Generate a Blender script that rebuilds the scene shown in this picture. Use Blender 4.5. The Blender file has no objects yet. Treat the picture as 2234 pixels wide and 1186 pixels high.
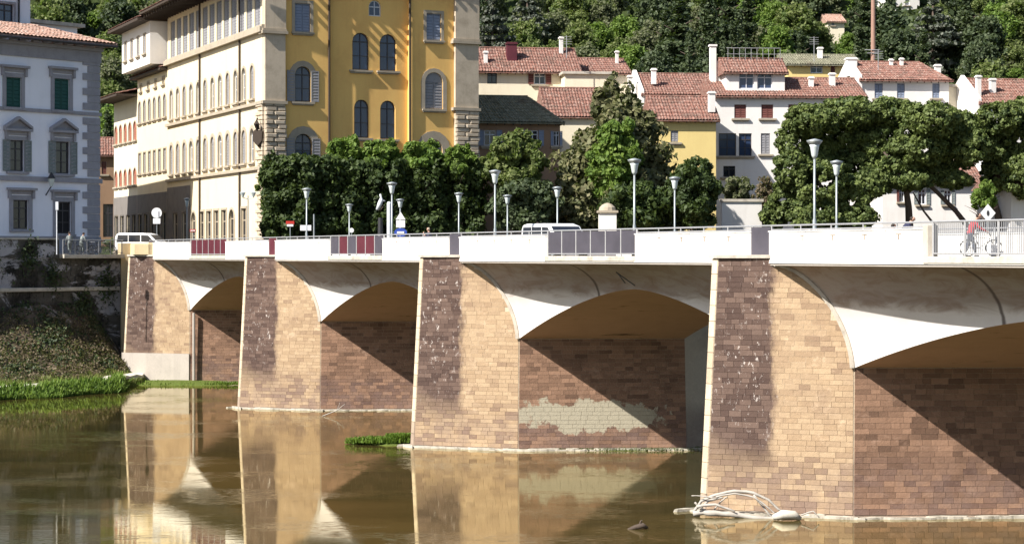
import bpy, math, random
import numpy as np
from mathutils import Vector, Matrix
rnd = random.Random(7)
scene = bpy.context.scene
# ---------------------------------------------------------------- camera, sky, sun, exposure
F, CX, HY, CAMZ = 4400.0, 1117.0, 555.0, 10.0       # focal length in photo pixels, centre column, horizon row, eye height
cam_d = bpy.data.cameras.new('camera'); cam = bpy.data.objects.new('camera', cam_d)
scene.collection.objects.link(cam); scene.camera = cam
cam.location = (0, 0, CAMZ); cam.rotation_euler = (math.radians(90), 0, 0)
cam_d.sensor_width = 36; cam_d.lens = 36*F/2234; cam_d.shift_y = -38/2234
cam_d.clip_start = 0.5; cam_d.clip_end = 2500
SUN = Vector((-0.90, -0.64, 1.02)).normalized()       # towards the sun
world = bpy.data.worlds.new('World'); scene.world = world; world.use_nodes = True
wn = world.node_tree; wn.nodes.clear()
sky = wn.nodes.new('ShaderNodeTexSky'); sky.sky_type = 'NISHITA'; sky.sun_disc = False
sky.sun_elevation = math.asin(SUN.z); sky.sun_rotation = math.atan2(SUN.x, SUN.y)
sky.air_density = 1.0; sky.dust_density = 1.2
bg = wn.nodes.new('ShaderNodeBackground'); bg.inputs['Strength'].default_value = 0.070
wo = wn.nodes.new('ShaderNodeOutputWorld')
wn.links.new(sky.outputs[0], bg.inputs[0]); wn.links.new(bg.outputs[0], wo.inputs[0])
sun_d = bpy.data.lights.new('sun', 'SUN'); sun_d.energy = 5.0; sun_d.angle = math.radians(0.5); sun_d.color = (1.0, 0.955, 0.88)
sun = bpy.data.objects.new('sun', sun_d); scene.collection.objects.link(sun)
sun.rotation_euler = SUN.to_track_quat('Z', 'Y').to_euler(); sun.location = (-60, -40, 80)
vs = scene.view_settings; vs.view_transform = 'Standard'; vs.look = 'None'; vs.gamma = 1; vs.use_curve_mapping = False
vs.exposure = 0.92
scene.cycles.max_bounces = 6; scene.cycles.diffuse_bounces = 3; scene.cycles.glossy_bounces = 3
scene.cycles.transparent_max_bounces = 4; scene.cycles.caustics_reflective = False
# ---------------------------------------------------------------- helpers
C = scene.collection
WM = {}                                               # world matrix of every parent by name
def link(o, parent=None):
    C.objects.link(o)
    if parent is not None: o.parent = parent
    return o
def tag(o, label=None, cat=None, group=None, kind=None):
    if label: o['label'] = label
    if cat: o['category'] = cat
    if group: o['group'] = group
    if kind: o['kind'] = kind
    return o
def thing(name, label, cat, loc=(0, 0, 0), rz=0, group=None):
    o = bpy.data.objects.new(name, None); o.empty_display_size = .3
    o.location = loc; o.rotation_euler = (0, 0, rz)
    link(o); tag(o, label, cat, group)
    WM[o.name] = Matrix.Translation(Vector(loc)) @ Matrix.Rotation(rz, 4, 'Z')
    return o
def smooth_mesh(me):
    me.polygons.foreach_set('use_smooth', [True]*len(me.polygons)); me.update()
class MB:
    def __init__(s): s.v = []; s.f = []
    def add(s, vs, fs):
        b = len(s.v); s.v += [tuple(q) for q in vs]; s.f += [tuple(b+i for i in f) for f in fs]; return s
    def hexa(s, p):                                   # 8 corners: bottom loop of four, top loop of four
        return s.add(p, [(3, 2, 1, 0), (4, 5, 6, 7), (0, 1, 5, 4), (1, 2, 6, 5), (2, 3, 7, 6), (3, 0, 4, 7)])
    def box(s, x0, x1, y0, y1, z0, z1):
        return s.hexa([(x0, y0, z0), (x1, y0, z0), (x1, y1, z0), (x0, y1, z0), (x0, y0, z1), (x1, y0, z1), (x1, y1, z1), (x0, y1, z1)])
    def prism(s, lo, hi):                             # two matching loops (lists of 3D points)
        n = len(lo)
        return s.add(list(lo)+list(hi), [tuple(range(n-1, -1, -1)), tuple(range(n, 2*n))]+[(i, (i+1) % n, n+(i+1) % n, n+i) for i in range(n)])
    def tube(s, pts, r, n=6, cap=True):
        pts = [Vector(p) for p in pts]; rs = r if isinstance(r, (list, tuple)) else [r]*len(pts)
        rings = []; ref = None
        for i, p in enumerate(pts):
            d = (pts[min(i+1, len(pts)-1)]-pts[max(i-1, 0)]).normalized()
            if ref is None: ref = Vector((0, 0, 1)) if abs(d.z) < .9 else Vector((1, 0, 0))
            a = d.cross(ref).normalized(); b = d.cross(a).normalized(); ref = -b if False else ref
            rings.append([p+rs[i]*(math.cos(2*math.pi*k/n)*a+math.sin(2*math.pi*k/n)*b) for k in range(n)])
        vs = [q for ring in rings for q in ring]; fs = []
        for i in range(len(pts)-1):
            for k in range(n):
                k2 = (k+1) % n; fs.append((i*n+k, i*n+k2, (i+1)*n+k2, (i+1)*n+k))
        if cap: fs += [tuple(range(n-1, -1, -1)), tuple((len(pts)-1)*n+k for k in range(n))]
        return s.add(vs, fs)
    def lathe(s, c, prof, n=12):                      # prof: list of (radius, height)
        vs = []; fs = []
        for r, h in prof:
            vs += [(c[0]+r*math.cos(2*math.pi*k/n), c[1]+r*math.sin(2*math.pi*k/n), c[2]+h) for k in range(n)]
        for i in range(len(prof)-1):
            for k in range(n):
                k2 = (k+1) % n; fs.append((i*n+k, i*n+k2, (i+1)*n+k2, (i+1)*n+k))
        fs += [tuple(range(n-1, -1, -1)), tuple((len(prof)-1)*n+k for k in range(n))]
        return s.add(vs, fs)
    def build(s, name, mat, parent=None, kind=None, smooth=False, label=None, bevel=0):
        me = bpy.data.meshes.new(name)
        vs = s.v
        if parent is not None and parent.name in WM:
            inv = WM[parent.name].inverted()
            a = np.array(vs, dtype=float).reshape(-1, 3); M = np.array(inv)
            vs = (a @ M[:3, :3].T+M[:3, 3]).tolist()
        me.from_pydata(vs, [], s.f); me.materials.append(mat)
        if smooth: smooth_mesh(me)
        o = bpy.data.objects.new(name, me); link(o, parent)
        WM[o.name] = WM[parent.name] if (parent is not None and parent.name in WM) else Matrix.Identity(4)
        if kind: o['kind'] = kind
        if label: o['label'] = label
        if bevel:
            m = o.modifiers.new('bevel', 'BEVEL'); m.width = bevel; m.segments = 2; m.limit_method = 'ANGLE'
        return o
def copy_tree(o, parent=None, loc=None, rz=None, scale=None):
    c = o.copy(); C.objects.link(c)
    if parent is not None: c.parent = parent
    if loc is not None: c.location = loc
    if rz is not None: c.rotation_euler = (0, 0, rz)
    if scale is not None: c.scale = (scale,)*3 if not isinstance(scale, tuple) else scale
    for ch in list(o.children): copy_tree(ch, c)
    return c
def PX(px, Z): return (px-CX)/F*Z                     # the lateral offset of a column of the photo at distance Z
def PZ(py, Z): return CAMZ-(py-HY)/F*Z                # the height of a row of the photo at distance Z
# ---------------------------------------------------------------- materials
class NT:
    def __init__(s, name):
        s.m = bpy.data.materials.new(name); s.m.use_nodes = True; s.t = s.m.node_tree; s.t.nodes.clear()
        s.out = s.t.nodes.new('ShaderNodeOutputMaterial')
        s.pos = s.t.nodes.new('ShaderNodeNewGeometry').outputs['Position']
    def n(s, typ): return s.t.nodes.new(typ)
    def L(s, a, inp):
        if isinstance(a, (int, float)): inp.default_value = a
        elif isinstance(a, (tuple, list)): inp.default_value = tuple(a)+((1,) if len(a) == 3 and inp.type == 'RGBA' else ())
        else: s.t.links.new(a, inp)
    def math(s, op, a, b=0.0, c=None, clamp=False):
        q = s.n('ShaderNodeMath'); q.operation = op; q.use_clamp = clamp; s.L(a, q.inputs[0]); s.L(b, q.inputs[1])
        if c is not None: s.L(c, q.inputs[2])
        return q.outputs[0]
    def map(s, vec, scale=(1, 1, 1), loc=(0, 0, 0)):
        q = s.n('ShaderNodeMapping'); s.L(vec, q.inputs['Vector']); q.inputs['Scale'].default_value = scale; q.inputs['Location'].default_value = loc
        return q.outputs[0]
    def noise(s, vec=None, scale=1.0, detail=4, rough=.55, dist=0):
        q = s.n('ShaderNodeTexNoise'); s.L(vec if vec is not None else s.pos, q.inputs['Vector'])
        q.inputs['Scale'].default_value = scale; q.inputs['Detail'].default_value = detail; q.inputs['Roughness'].default_value = rough; q.inputs['Distortion'].default_value = dist
        return q.outputs[0]
    def step(s, v, a, b):                             # smooth 0..1 between a and b
        q = s.n('ShaderNodeMapRange'); q.interpolation_type = 'SMOOTHSTEP'; s.L(v, q.inputs[0]); q.inputs[1].default_value = a; q.inputs[2].default_value = b
        return q.outputs[0]
    def mix(s, f, a, b, mode='MIX'):
        q = s.n('ShaderNodeMix'); q.data_type = 'RGBA'; q.blend_type = mode; s.L(f, q.inputs[0]); s.L(a, q.inputs[6]); s.L(b, q.inputs[7])
        return q.outputs[2]
    def dot(s, v, k):
        q = s.n('ShaderNodeVectorMath'); q.operation = 'DOT_PRODUCT'; s.L(v, q.inputs[0]); q.inputs[1].default_value = k
        return q.outputs['Value']
    def rand(s):
        a = s.n('ShaderNodeObjectInfo').outputs['Random']; b = s.n('ShaderNodeNewGeometry').outputs['Random Per Island']
        return s.math('FRACT', s.math('ADD', a, b))
    def bump(s, h, strength=.3, dist=.05):
        q = s.n('ShaderNodeBump'); s.L(h, q.inputs['Height']); q.inputs['Strength'].default_value = strength; q.inputs['Distance'].default_value = dist
        return q.outputs[0]
    def bsdf(s, col, rough=.8, normal=None, metallic=0, spec=.3, trans=0, ior=None):
        q = s.n('ShaderNodeBsdfPrincipled'); s.L(col, q.inputs['Base Color']); s.L(rough, q.inputs['Roughness']); q.inputs['Metallic'].default_value = metallic
        q.inputs['Specular IOR Level'].default_value = spec
        if ior: q.inputs['IOR'].default_value = ior
        if normal is not None: s.L(normal, q.inputs['Normal'])
        return q.outputs[0]
    def done(s, sh): s.t.links.new(sh, s.out.inputs[0]); return s.m
def plaster(name, col, dirt=.35, dirtcol=None, scale=.35, rough=.9, bump=.15, streak=.25):
    n = NT(name); dc = dirtcol or tuple(c*.45 for c in col)
    a = n.step(n.noise(None, scale, 8, .65), .42, .75)
    b = n.step(n.noise(n.map(n.pos, (1.4, 1.4, .16)), 1.0, 6, .6), .48, .75)
    c = n.mix(n.math('MULTIPLY', a, dirt), col, dc)
    c = n.mix(n.math('MULTIPLY', b, streak), c, dc)
    c = n.mix(.12, c, n.mix(n.noise(None, 9, 3), (0, 0, 0), (1, 1, 1)), 'OVERLAY')
    return n.done(n.bsdf(c, rough, n.bump(n.noise(None, 14, 5), bump, .03)))
def plain(name, col, rough=.6, metallic=0, var=.25, scale=3.0, spec=.4):
    n = NT(name)
    c = n.mix(n.math('MULTIPLY', n.step(n.noise(None, scale, 5), .35, .75), var), col, tuple(q*.45 for q in col))
    return n.done(n.bsdf(c, rough, n.bump(n.noise(None, 20, 3), .1, .02), metallic, spec))
M = {}
# bridge coordinates: along the deck (towards the near bank) and across it (away from the viewer)
DX, DY, TX, TY = 0.4305, -0.9025, 1.0, 0.05
AX, AY, SPAN = 7.43, 78.57, 29.35
def BR(dl, t, z): return (AX+DX*dl+TX*t, AY+DY*dl+TY*t, z)
det = DX*TY-TX*DY                                     # solves the skewed frame
KD = (TY/det, -TX/det); KT = (-DY/det, DX/det)
def br_coords(n):
    d = n.math('SUBTRACT', n.dot(n.pos, (KD[0], KD[1], 0)), KD[0]*AX+KD[1]*AY)
    t = n.math('SUBTRACT', n.dot(n.pos, (KT[0], KT[1], 0)), KT[0]*AX+KT[1]*AY)
    z = n.dot(n.pos, (0, 0, 1))
    return d, t, z
def stone_mat(name, base, alt, dark, stain=True, patch=False):
    n = NT(name); d, t, z = br_coords(n); r = n.rand()
    c = n.mix(n.step(r, 0, 1), base, alt); r2 = n.math('FRACT', n.math('MULTIPLY', r, 7.31))
    c = n.mix(n.math('MULTIPLY', n.step(r2, .4, 1.0), .22), c, dark); c = n.mix(n.math('MULTIPLY', n.step(r, .90, .94), .38), c, dark)
    bl = n.step(n.noise(n.map(n.pos, (1, 1, 1.6)), 1.1, 8, .75), .55, .68)
    c = n.mix(n.math('MULTIPLY', bl, .45), c, tuple(min(1, q*1.3+.07) for q in base))
    big = n.noise(None, .55, 6, .6)
    c = n.mix(n.math('MULTIPLY', n.step(big, .5, .72), .45), c, dark)
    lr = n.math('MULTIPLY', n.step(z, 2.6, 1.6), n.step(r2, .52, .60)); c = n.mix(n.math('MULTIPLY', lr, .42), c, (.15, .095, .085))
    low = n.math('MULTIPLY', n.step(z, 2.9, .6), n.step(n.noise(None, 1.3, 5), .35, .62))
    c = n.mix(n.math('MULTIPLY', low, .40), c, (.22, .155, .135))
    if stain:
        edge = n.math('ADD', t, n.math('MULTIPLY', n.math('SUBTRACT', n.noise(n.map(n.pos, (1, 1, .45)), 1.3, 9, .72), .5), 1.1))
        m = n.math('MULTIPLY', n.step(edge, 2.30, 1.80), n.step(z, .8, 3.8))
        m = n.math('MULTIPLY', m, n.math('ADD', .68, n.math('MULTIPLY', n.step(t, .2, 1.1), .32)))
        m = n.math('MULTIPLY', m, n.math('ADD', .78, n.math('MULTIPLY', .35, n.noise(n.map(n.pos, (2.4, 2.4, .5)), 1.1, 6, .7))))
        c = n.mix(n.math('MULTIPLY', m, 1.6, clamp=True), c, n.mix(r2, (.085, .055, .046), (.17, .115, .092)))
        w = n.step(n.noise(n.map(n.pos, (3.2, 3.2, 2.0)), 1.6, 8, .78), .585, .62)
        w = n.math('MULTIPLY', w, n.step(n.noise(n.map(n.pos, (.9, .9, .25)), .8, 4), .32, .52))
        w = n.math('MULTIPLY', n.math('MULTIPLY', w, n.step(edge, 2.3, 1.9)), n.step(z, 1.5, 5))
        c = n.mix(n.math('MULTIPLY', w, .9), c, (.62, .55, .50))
    if patch:                                         # pale render left on the pier of the third span
        dx = n.math('SUBTRACT', t, 8.0); dz = n.math('MULTIPLY', n.math('SUBTRACT', z, 1.75), 5.0)
        rr = n.math('SQRT', n.math('ADD', n.math('MULTIPLY', dx, dx), n.math('MULTIPLY', dz, dz)))
        rr = n.math('ADD', rr, n.math('MULTIPLY', n.math('SUBTRACT', n.noise(None, .9, 8, .7), .5), 11.0))
        c = n.mix(n.math('MULTIPLY', n.step(rr, 4.2, 3.7), n.math('MULTIPLY', n.step(d, -24.0, -25.5), n.step(d, -31, -29))), c, (.43, .385, .29))
    c = n.mix(.22, c, n.mix(n.noise(None, 7, 5, .7), (0, 0, 0), (1, 1, 1)), 'OVERLAY')
    return n.done(n.bsdf(c, .92, n.bump(n.noise(None, 10, 8, .7), .45, .04), spec=.15))
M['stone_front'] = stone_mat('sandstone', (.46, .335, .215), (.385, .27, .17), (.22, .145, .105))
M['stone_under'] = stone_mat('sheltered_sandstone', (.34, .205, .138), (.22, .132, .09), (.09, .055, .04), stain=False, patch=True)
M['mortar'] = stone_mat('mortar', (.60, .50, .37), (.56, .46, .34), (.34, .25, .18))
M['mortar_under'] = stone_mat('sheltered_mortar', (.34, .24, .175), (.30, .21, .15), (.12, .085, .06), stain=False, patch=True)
M['nose'] = stone_mat('nose_sandstone', (.62, .52, .38), (.55, .45, .32), (.4, .3, .22), stain=False)
def cove_mat():
    n = NT('white_cove_plaster'); d, t, z = br_coords(n)
    c = n.mix(n.step(n.noise(None, .35, 7, .65), .35, .7), (.72, .68, .65), (.64, .60, .57))
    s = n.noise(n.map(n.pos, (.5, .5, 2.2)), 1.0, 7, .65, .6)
    high = n.step(n.math('ADD', z, n.math('MULTIPLY', n.math('SUBTRACT', s, .5), .7)), 7.85, 8.35)                        # shade below the deck edge painted into the colour, with grime streaks
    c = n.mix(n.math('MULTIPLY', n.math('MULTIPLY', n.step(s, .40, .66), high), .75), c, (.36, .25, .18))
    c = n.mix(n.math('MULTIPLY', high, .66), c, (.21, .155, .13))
    q = n.math('ADD', d, n.math('MULTIPLY', t, .36))
    for k in range(5):                                # the dark joint across each vault
        c0 = 12.8-SPAN*k
        e = n.math('ABSOLUTE', n.math('ADD', n.math('SUBTRACT', q, c0), n.math('MULTIPLY', n.math('SUBTRACT', n.noise(None, .6, 5), .5), .5)))
        c = n.mix(n.math('MULTIPLY', n.step(e, .16, .03), .85), c, (.07, .05, .045))
    cv = n.n('ShaderNodeCombineXYZ'); n.L(n.math('MULTIPLY', q, 1.3), cv.inputs[0]); n.L(n.math('MULTIPLY', t, .30), cv.inputs[1])
    sk = n.step(n.noise(cv.outputs[0], 1.0, 8, .72), .58, .66); sk = n.math('MULTIPLY', sk, n.step(z, 8.5, 9.5))
    c = n.mix(n.math('MULTIPLY', sk, .7), c, (.13, .08, .06))
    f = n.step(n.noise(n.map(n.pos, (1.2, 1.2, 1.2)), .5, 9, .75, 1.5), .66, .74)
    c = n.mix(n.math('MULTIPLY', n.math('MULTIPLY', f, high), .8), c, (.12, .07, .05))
    return n.done(n.bsdf(c, .9, n.bump(n.noise(None, 6, 5), .15, .03), spec=.2))
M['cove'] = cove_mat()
def vault_mat():
    n = NT('brown_vault_concrete')
    c = n.mix(n.noise(n.map(n.pos, (1, 1, 3)), .7, 7, .65, .8), (.62, .41, .295), (.44, .29, .21))
    c = n.mix(n.step(n.noise(n.map(n.pos, (.35, 2.2, 2)), .8, 7, .7, 1.2), .60, .70), c, (.06, .035, .02))
    c = n.mix(n.math('MULTIPLY', n.step(n.noise(n.map(n.pos, (.4, 2, 2)), .6, 7, .7, 1.2), .62, .75), .5), c, (.46, .34, .25))
    return n.done(n.bsdf(c, .9, n.bump(n.noise(None, 5, 6), .3, .04), spec=.2))
M['vault'] = vault_mat()
M['parapet'] = plaster('white_parapet_paint', (.80, .78, .74), .25, (.48, .42, .34), .7, .85, .15, .42)
M['ledge'] = plaster('weathered_ledge_concrete', (.52, .47, .40), .6, (.2, .17, .14), 1.6)
M['footing'] = plaster('pale_footing_concrete', (.58, .54, .47), .45, (.22, .2, .14), 1.2)
M['rust'] = plain('rusty_iron', (.28, .22, .17), .8)
M['rubble'] = plaster('muddy_pale_rubble', (.46, .42, .35), .8, (.10, .085, .055), 3.0)
M['tan_block'] = plaster('tan_parapet_stone', (.62, .49, .30), .3, None, .8)
M['grey_concrete'] = plaster('grey_concrete', (.46, .41, .36), .3, None, .6)
M['rail'] = plain('galvanised_rail', (.36, .36, .37), .5, .3, .2, 5)
M['rail_panel'] = plain('dark_grey_panel', (.075, .068, .085), .45, 0, .5, .8)
M['red_panel'] = plain('maroon_panel', (.10, .020, .030), .5, 0, .4, 1.0)
M['asphalt'] = plain('asphalt', (.055, .053, .055), .9, 0, .3, 1.5)
M['pavement'] = plaster('pavement_stone', (.13, .125, .135), .3, None, 1.0)
M['lamp_metal'] = plain('lamp_grey_metal', (.34, .37, .38), .45, .4, .2, 4)
M['lamp_bowl'] = plain('lamp_frosted_bowl', (.62, .68, .66), .35, 0, .2, 4)
M['dark_metal'] = plain('dark_metal', (.04, .04, .045), .5, .3, .2)
M['glass'] = plain('window_glass', (.018, .022, .032), .08, 0, .3, .4, .8)
M['blue_glass'] = plain('bluish_window_glass', (.03, .05, .11), .12, 0, .3, .4, .8)
M['car_white'] = plain('white_car_paint', (.80, .80, .80), .25, 0, .05, 2, .6)
M['tyre'] = plain('black_rubber', (.02, .02, .02), .8)
# facade colours
M['yellow_wall'] = plaster('yellow_plaster', (.88, .55, .18), .42, (.60, .31, .10), .25, streak=.22)
M['cream_wall'] = plaster('cream_yellow_plaster', (.70, .60, .42), .35, (.50, .43, .33), .4, streak=.3)
M['trim_stone'] = plaster('grey_brown_trim_stone', (.40, .34, .26), .35, None, 1.0)
M['corner_stone'] = plaster('brown_corner_stone', (.55, .46, .35), .4, (.2, .15, .1), .8)
M['white_wall'] = plaster('white_plaster', (.74, .71, .68), .2, (.5, .46, .42), .4, streak=.22)
M['lilac_wall'] = plaster('pale_white_plaster', (.90, .90, .97), .15, (.5, .5, .55), .5, streak=.15)
M['cream_house'] = plaster('cream_plaster', (.76, .68, .52), .2, (.5, .42, .3), .4)
M['brown_house'] = plaster('brown_plaster', (.30, .19, .12), .3, None, .5)
M['lemon_wall'] = plaster('lemon_plaster', (.68, .53, .22), .2, (.5, .36, .15), .4)
M['shade_facing'] = plaster('shade_toned_facing', (.20, .18, .165), .4, None, .8)  # street shade on the ground floors put into the colour
M['quoin'] = plaster('grey_quoin_stone', (.34, .33, .36), .35, None, 1.5)
M['frame_white'] = plain('white_window_frame', (.66, .68, .72), .5)
M['frame_dark'] = plain('dark_window_frame', (.05, .045, .05), .5)
M['shut_green'] = plain('dark_green_shutter', (.012, .075, .062), .6)
M['shut_grey'] = plain('grey_green_shutter', (.20, .225, .22), .6)
M['shut_blue'] = plain('blue_grey_shutter', (.23, .27, .36), .6)
M['shut_pale'] = plain('pale_grey_shutter', (.27, .265, .28), .6)
M['shut_red'] = plain('faded_red_shutter', (.36, .11, .07), .7)
M['shut_brown'] = plain('brown_shutter', (.15, .05, .04), .7)
M['wood_dark'] = plain('dark_eave_timber', (.05, .035, .025), .8)
M['door_dark'] = plain('dark_opening', (.012, .011, .013), .8)
def tile_mat(name, a, b, c3):
    n = NT(name); r = n.rand()
    c = n.mix(n.step(n.noise(None, 1.4, 9, .8), .35, .65), a, b)
    c = n.mix(n.step(n.noise(None, 3.0, 6, .85), .5, .62), c, c3)
    c = n.mix(n.math('MULTIPLY', n.step(n.noise(None, .35, 6, .7), .52, .66), .5), c, (.10, .075, .06))
    return n.done(n.bsdf(c, .9, n.bump(n.noise(None, 9, 5), .3, .05), spec=.15))
M['tile'] = tile_mat('terracotta_tiles', (.25, .118, .09), (.125, .068, .055), (.37, .27, .225))
M['tile_pale'] = tile_mat('pale_terracotta_tiles', (.44, .27, .21), (.28, .16, .12), (.50, .42, .36))
M['tile_olive'] = tile_mat('mossy_tiles', (.22, .21, .15), (.12, .12, .08), (.32, .30, .22))
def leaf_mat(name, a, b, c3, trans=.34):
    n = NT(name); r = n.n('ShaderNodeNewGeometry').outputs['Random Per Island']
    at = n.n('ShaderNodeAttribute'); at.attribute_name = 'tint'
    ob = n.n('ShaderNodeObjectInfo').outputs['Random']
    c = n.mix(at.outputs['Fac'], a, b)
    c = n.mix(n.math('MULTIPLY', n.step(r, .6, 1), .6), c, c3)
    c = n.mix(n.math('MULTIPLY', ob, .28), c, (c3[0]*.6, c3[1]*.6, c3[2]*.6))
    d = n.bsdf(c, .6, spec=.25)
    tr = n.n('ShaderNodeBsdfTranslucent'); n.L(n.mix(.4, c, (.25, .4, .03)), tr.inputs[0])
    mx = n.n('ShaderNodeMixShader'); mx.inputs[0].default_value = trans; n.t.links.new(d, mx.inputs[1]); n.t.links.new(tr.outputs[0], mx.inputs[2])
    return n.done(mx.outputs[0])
M['leaf_hedge'] = leaf_mat('clipped_evergreen_leaves', (.018, .034, .012), (.045, .070, .016), (.085, .12, .03), .12)
M['leaf_lime'] = leaf_mat('fresh_green_leaves', (.09, .16, .03), (.16, .24, .045), (.24, .31, .08))
M['leaf_mid'] = leaf_mat('mid_green_leaves', (.09, .13, .04), (.17, .205, .065), (.25, .27, .11))
M['leaf_dark'] = leaf_mat('dark_green_leaves', (.028, .045, .022), (.065, .09, .04), (.11, .135, .06), .12)
M['leaf_olive'] = leaf_mat('grey_olive_leaves', (.11, .125, .065), (.17, .185, .10), (.25, .25, .15))
M['leaf_magnolia'] = leaf_mat('glossy_brown_green_leaves', (.06, .07, .028), (.14, .14, .06), (.24, .21, .12), .12)
M['leaf_pine'] = leaf_mat('stone_pine_needles', (.045, .070, .022), (.13, .165, .045), (.20, .24, .08), .15)
M['leaf_cedar'] = leaf_mat('blue_grey_cedar_needles', (.07, .085, .065), (.12, .13, .10), (.18, .18, .15), .1)
M['leaf_dry'] = leaf_mat('dry_brown_scrub', (.10, .075, .045), (.19, .145, .09), (.30, .24, .17))
M['grass'] = leaf_mat('green_grass_blades', (.07, .13, .015), (.14, .22, .03), (.22, .28, .06))
M['bank_grass'] = leaf_mat('mixed_bank_grass', (.06, .10, .015), (.20, .24, .06), (.34, .31, .13))
M['bark'] = plain('brown_bark', (.09, .065, .05), .9, 0, .5, 4)
# ================================================================ water and ground
nw = NT('murky_green_brown_river_water')
wv = nw.map(nw.pos, (.35, 1.0, 1)); h1 = nw.noise(wv, .55, 5, .55, .4); h2 = nw.noise(nw.map(nw.pos, (.5, 1.6, 1)), 2.6, 4, .6)
calm = nw.step(nw.noise(None, .035, 3), .40, .60)
h3 = nw.math('MULTIPLY', nw.step(nw.noise(nw.map(nw.pos, (.9, 4.5, 1)), 2.2, 5, .65), .5, .72), nw.step(nw.noise(nw.map(nw.pos, (.5, 1, 1)), .22, 5, .6), .50, .64))
hh = nw.math('ADD', nw.math('ADD', h1, nw.math('MULTIPLY', h2, .35)), nw.math('MULTIPLY', h3, 1.1))
col = nw.mix(nw.step(nw.noise(nw.map(nw.pos, (.6, 1.6, 1)), .10, 8, .65), .38, .62), (.108, .082, .028), (.062, .054, .018))
bsh = nw.n('ShaderNodeBump'); nw.L(hh, bsh.inputs['Height']); bsh.inputs['Distance'].default_value = .0055
nw.L(nw.math('ADD', .25, nw.math('MULTIPLY', calm, .75)), bsh.inputs['Strength'])
dif = nw.bsdf(col, .9, bsh.outputs[0], spec=0)
glo = nw.n('ShaderNodeBsdfGlossy'); glo.inputs['Roughness'].default_value = .004; glo.inputs['Color'].default_value = (.90, .84, .68, 1); nw.t.links.new(bsh.outputs[0], glo.inputs['Normal'])
fr = nw.n('ShaderNodeFresnel'); fr.inputs['IOR'].default_value = 1.34; nw.t.links.new(bsh.outputs[0], fr.inputs['Normal'])
mx = nw.n('ShaderNodeMixShader'); nw.L(nw.math('ADD', nw.math('MULTIPLY', fr.outputs[0], .85), .30, clamp=True), mx.inputs[0])
nw.t.links.new(dif, mx.inputs[1]); nw.t.links.new(glo.outputs[0], mx.inputs[2]); M['water'] = nw.done(mx.outputs[0])
MB().add([(-220, -30, 0), (260, -30, 0), (260, 215, 0), (-220, 215, 0)], [(0, 1, 2, 3)]).build('river', M['water'], kind='structure')

Q0 = Vector((-31.6, 161.5)); QL = Vector((-.66, -.751)).normalized(); QR = Vector((.9025, .4305))
qa = Q0+QL*95; qb = Q0+QR*190
MB().add([(qa.x, qa.y, 10.02), (Q0.x, Q0.y, 10.02), (qb.x, qb.y, 10.02), (qb.x+60, 300, 10.02), (0, 300, 10.02), (-180, 300, 10.02), (-180, qa.y, 10.02)],
         [(0, 1, 2, 3, 4, 5, 6)]).build('street', M['asphalt'], kind='structure')
# ================================================================ bridge
bridge = thing('bridge', 'stone and concrete bridge with tall wedge piers crossing the river, white parapet walls on top', 'bridge', (AX, AY, 0))
HB = (2.517, 4.436); WID = 13.1; TF = 2.04; TF2 = 15.5; ZS = 5.70; ZC = 8.42; ZF = 9.67
def foot(off=0):
    o = off
    return [(-.2-o*.5, -o), (.2+o*.5, -o), (HB[0]+o, HB[1]-o*.3), (HB[0]+o, WID+o*.3), (.2+o*.5, 17.5+o), (-.2-o*.5, 17.5+o), (-HB[0]-o, WID+o*.3), (-HB[0]-o, HB[1]-o*.3)]
def batter(p, z):
    dl, t = p; k = z/10.0
    if t < 1: return (dl, t+.5*k)
    if t > 17: return (dl, t-.5*k)
    return (dl*(1-.05*k), t+(.12*k if t < 9 else -.12*k))
def zcove(t, zv=ZS):
    q = min(1, max(0, (t-TF)/(HB[1]+.07-TF))); return zv+(ZF-zv)*max(0, 1-q**1.7)**(1/1.7)
unit = MB().box(-.5, .5, -.5, .5, -.5, .5)
um = bpy.data.meshes.new('stone_block'); um.from_pydata(unit.v, [], unit.f)
def shared_block(mat, name):
    me = um.copy(); me.name = name; me.materials.append(mat); return me
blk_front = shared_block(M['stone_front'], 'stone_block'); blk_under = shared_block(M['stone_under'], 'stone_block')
def lay(dl0, pa, pb, z0, z1, ok, mesh, mat, parent, budget, seed, rows=.21, wid=.52, proud=.004):
    """courses of stone between footprint corners pa and pb"""
    r = random.Random(seed); out = []; z = z0
    while z < z1-.05:
        h = rows*r.uniform(.88, 1.12); h = min(h, z1-z)
        zm = z+h/2
        a = batter(pa, zm); b = batter(pb, zm)
        A = Vector(BR(dl0+a[0], a[1], zm)); Bv = Vector(BR(dl0+b[0], b[1], zm)); ln = (Bv-A).length; u = (Bv-A)/ln
        s = .03
        while s < ln-.05:
            w = wid*r.uniform(.6, 1.35)
            if ln-(s+w) < .25: w = ln-s-.02
            k = (s+w/2)/ln; t = a[1]+(b[1]-a[1])*k
            if ok(t, z+h, z): out.append((A+u*(s+w/2), u, w-.012, h-.011, t, r.uniform(-.003, .004)))
            s += w
        z += h
    mb = MB(); n = 0
    for (c, u, w, h, t, j) in out:
        nrm = Vector((u.y, -u.x, 0))
        if n < budget:
            o = bpy.data.objects.new('stone', mesh); C.objects.link(o); o.parent = parent
            o.location = c-Vector((AX, AY, 0))+nrm*(proud/2-.04+j); o.rotation_euler = (0, 0, math.atan2(u.y, u.x)); o.scale = (w, proud+.08, h)
            n += 1
        else:
            q = nrm*(proud+j); p = -nrm*.04; hw = u*(w/2); hv = Vector((0, 0, h/2))
            mb.hexa([c-hw+q-hv, c+hw+q-hv, c+hw+p-hv, c-hw+p-hv, c-hw+q+hv, c+hw+q+hv, c+hw+p+hv, c-hw+p+hv])
    if mb.v: mb.build('stone_courses', mat, parent, kind='stuff')
    return n
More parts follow.
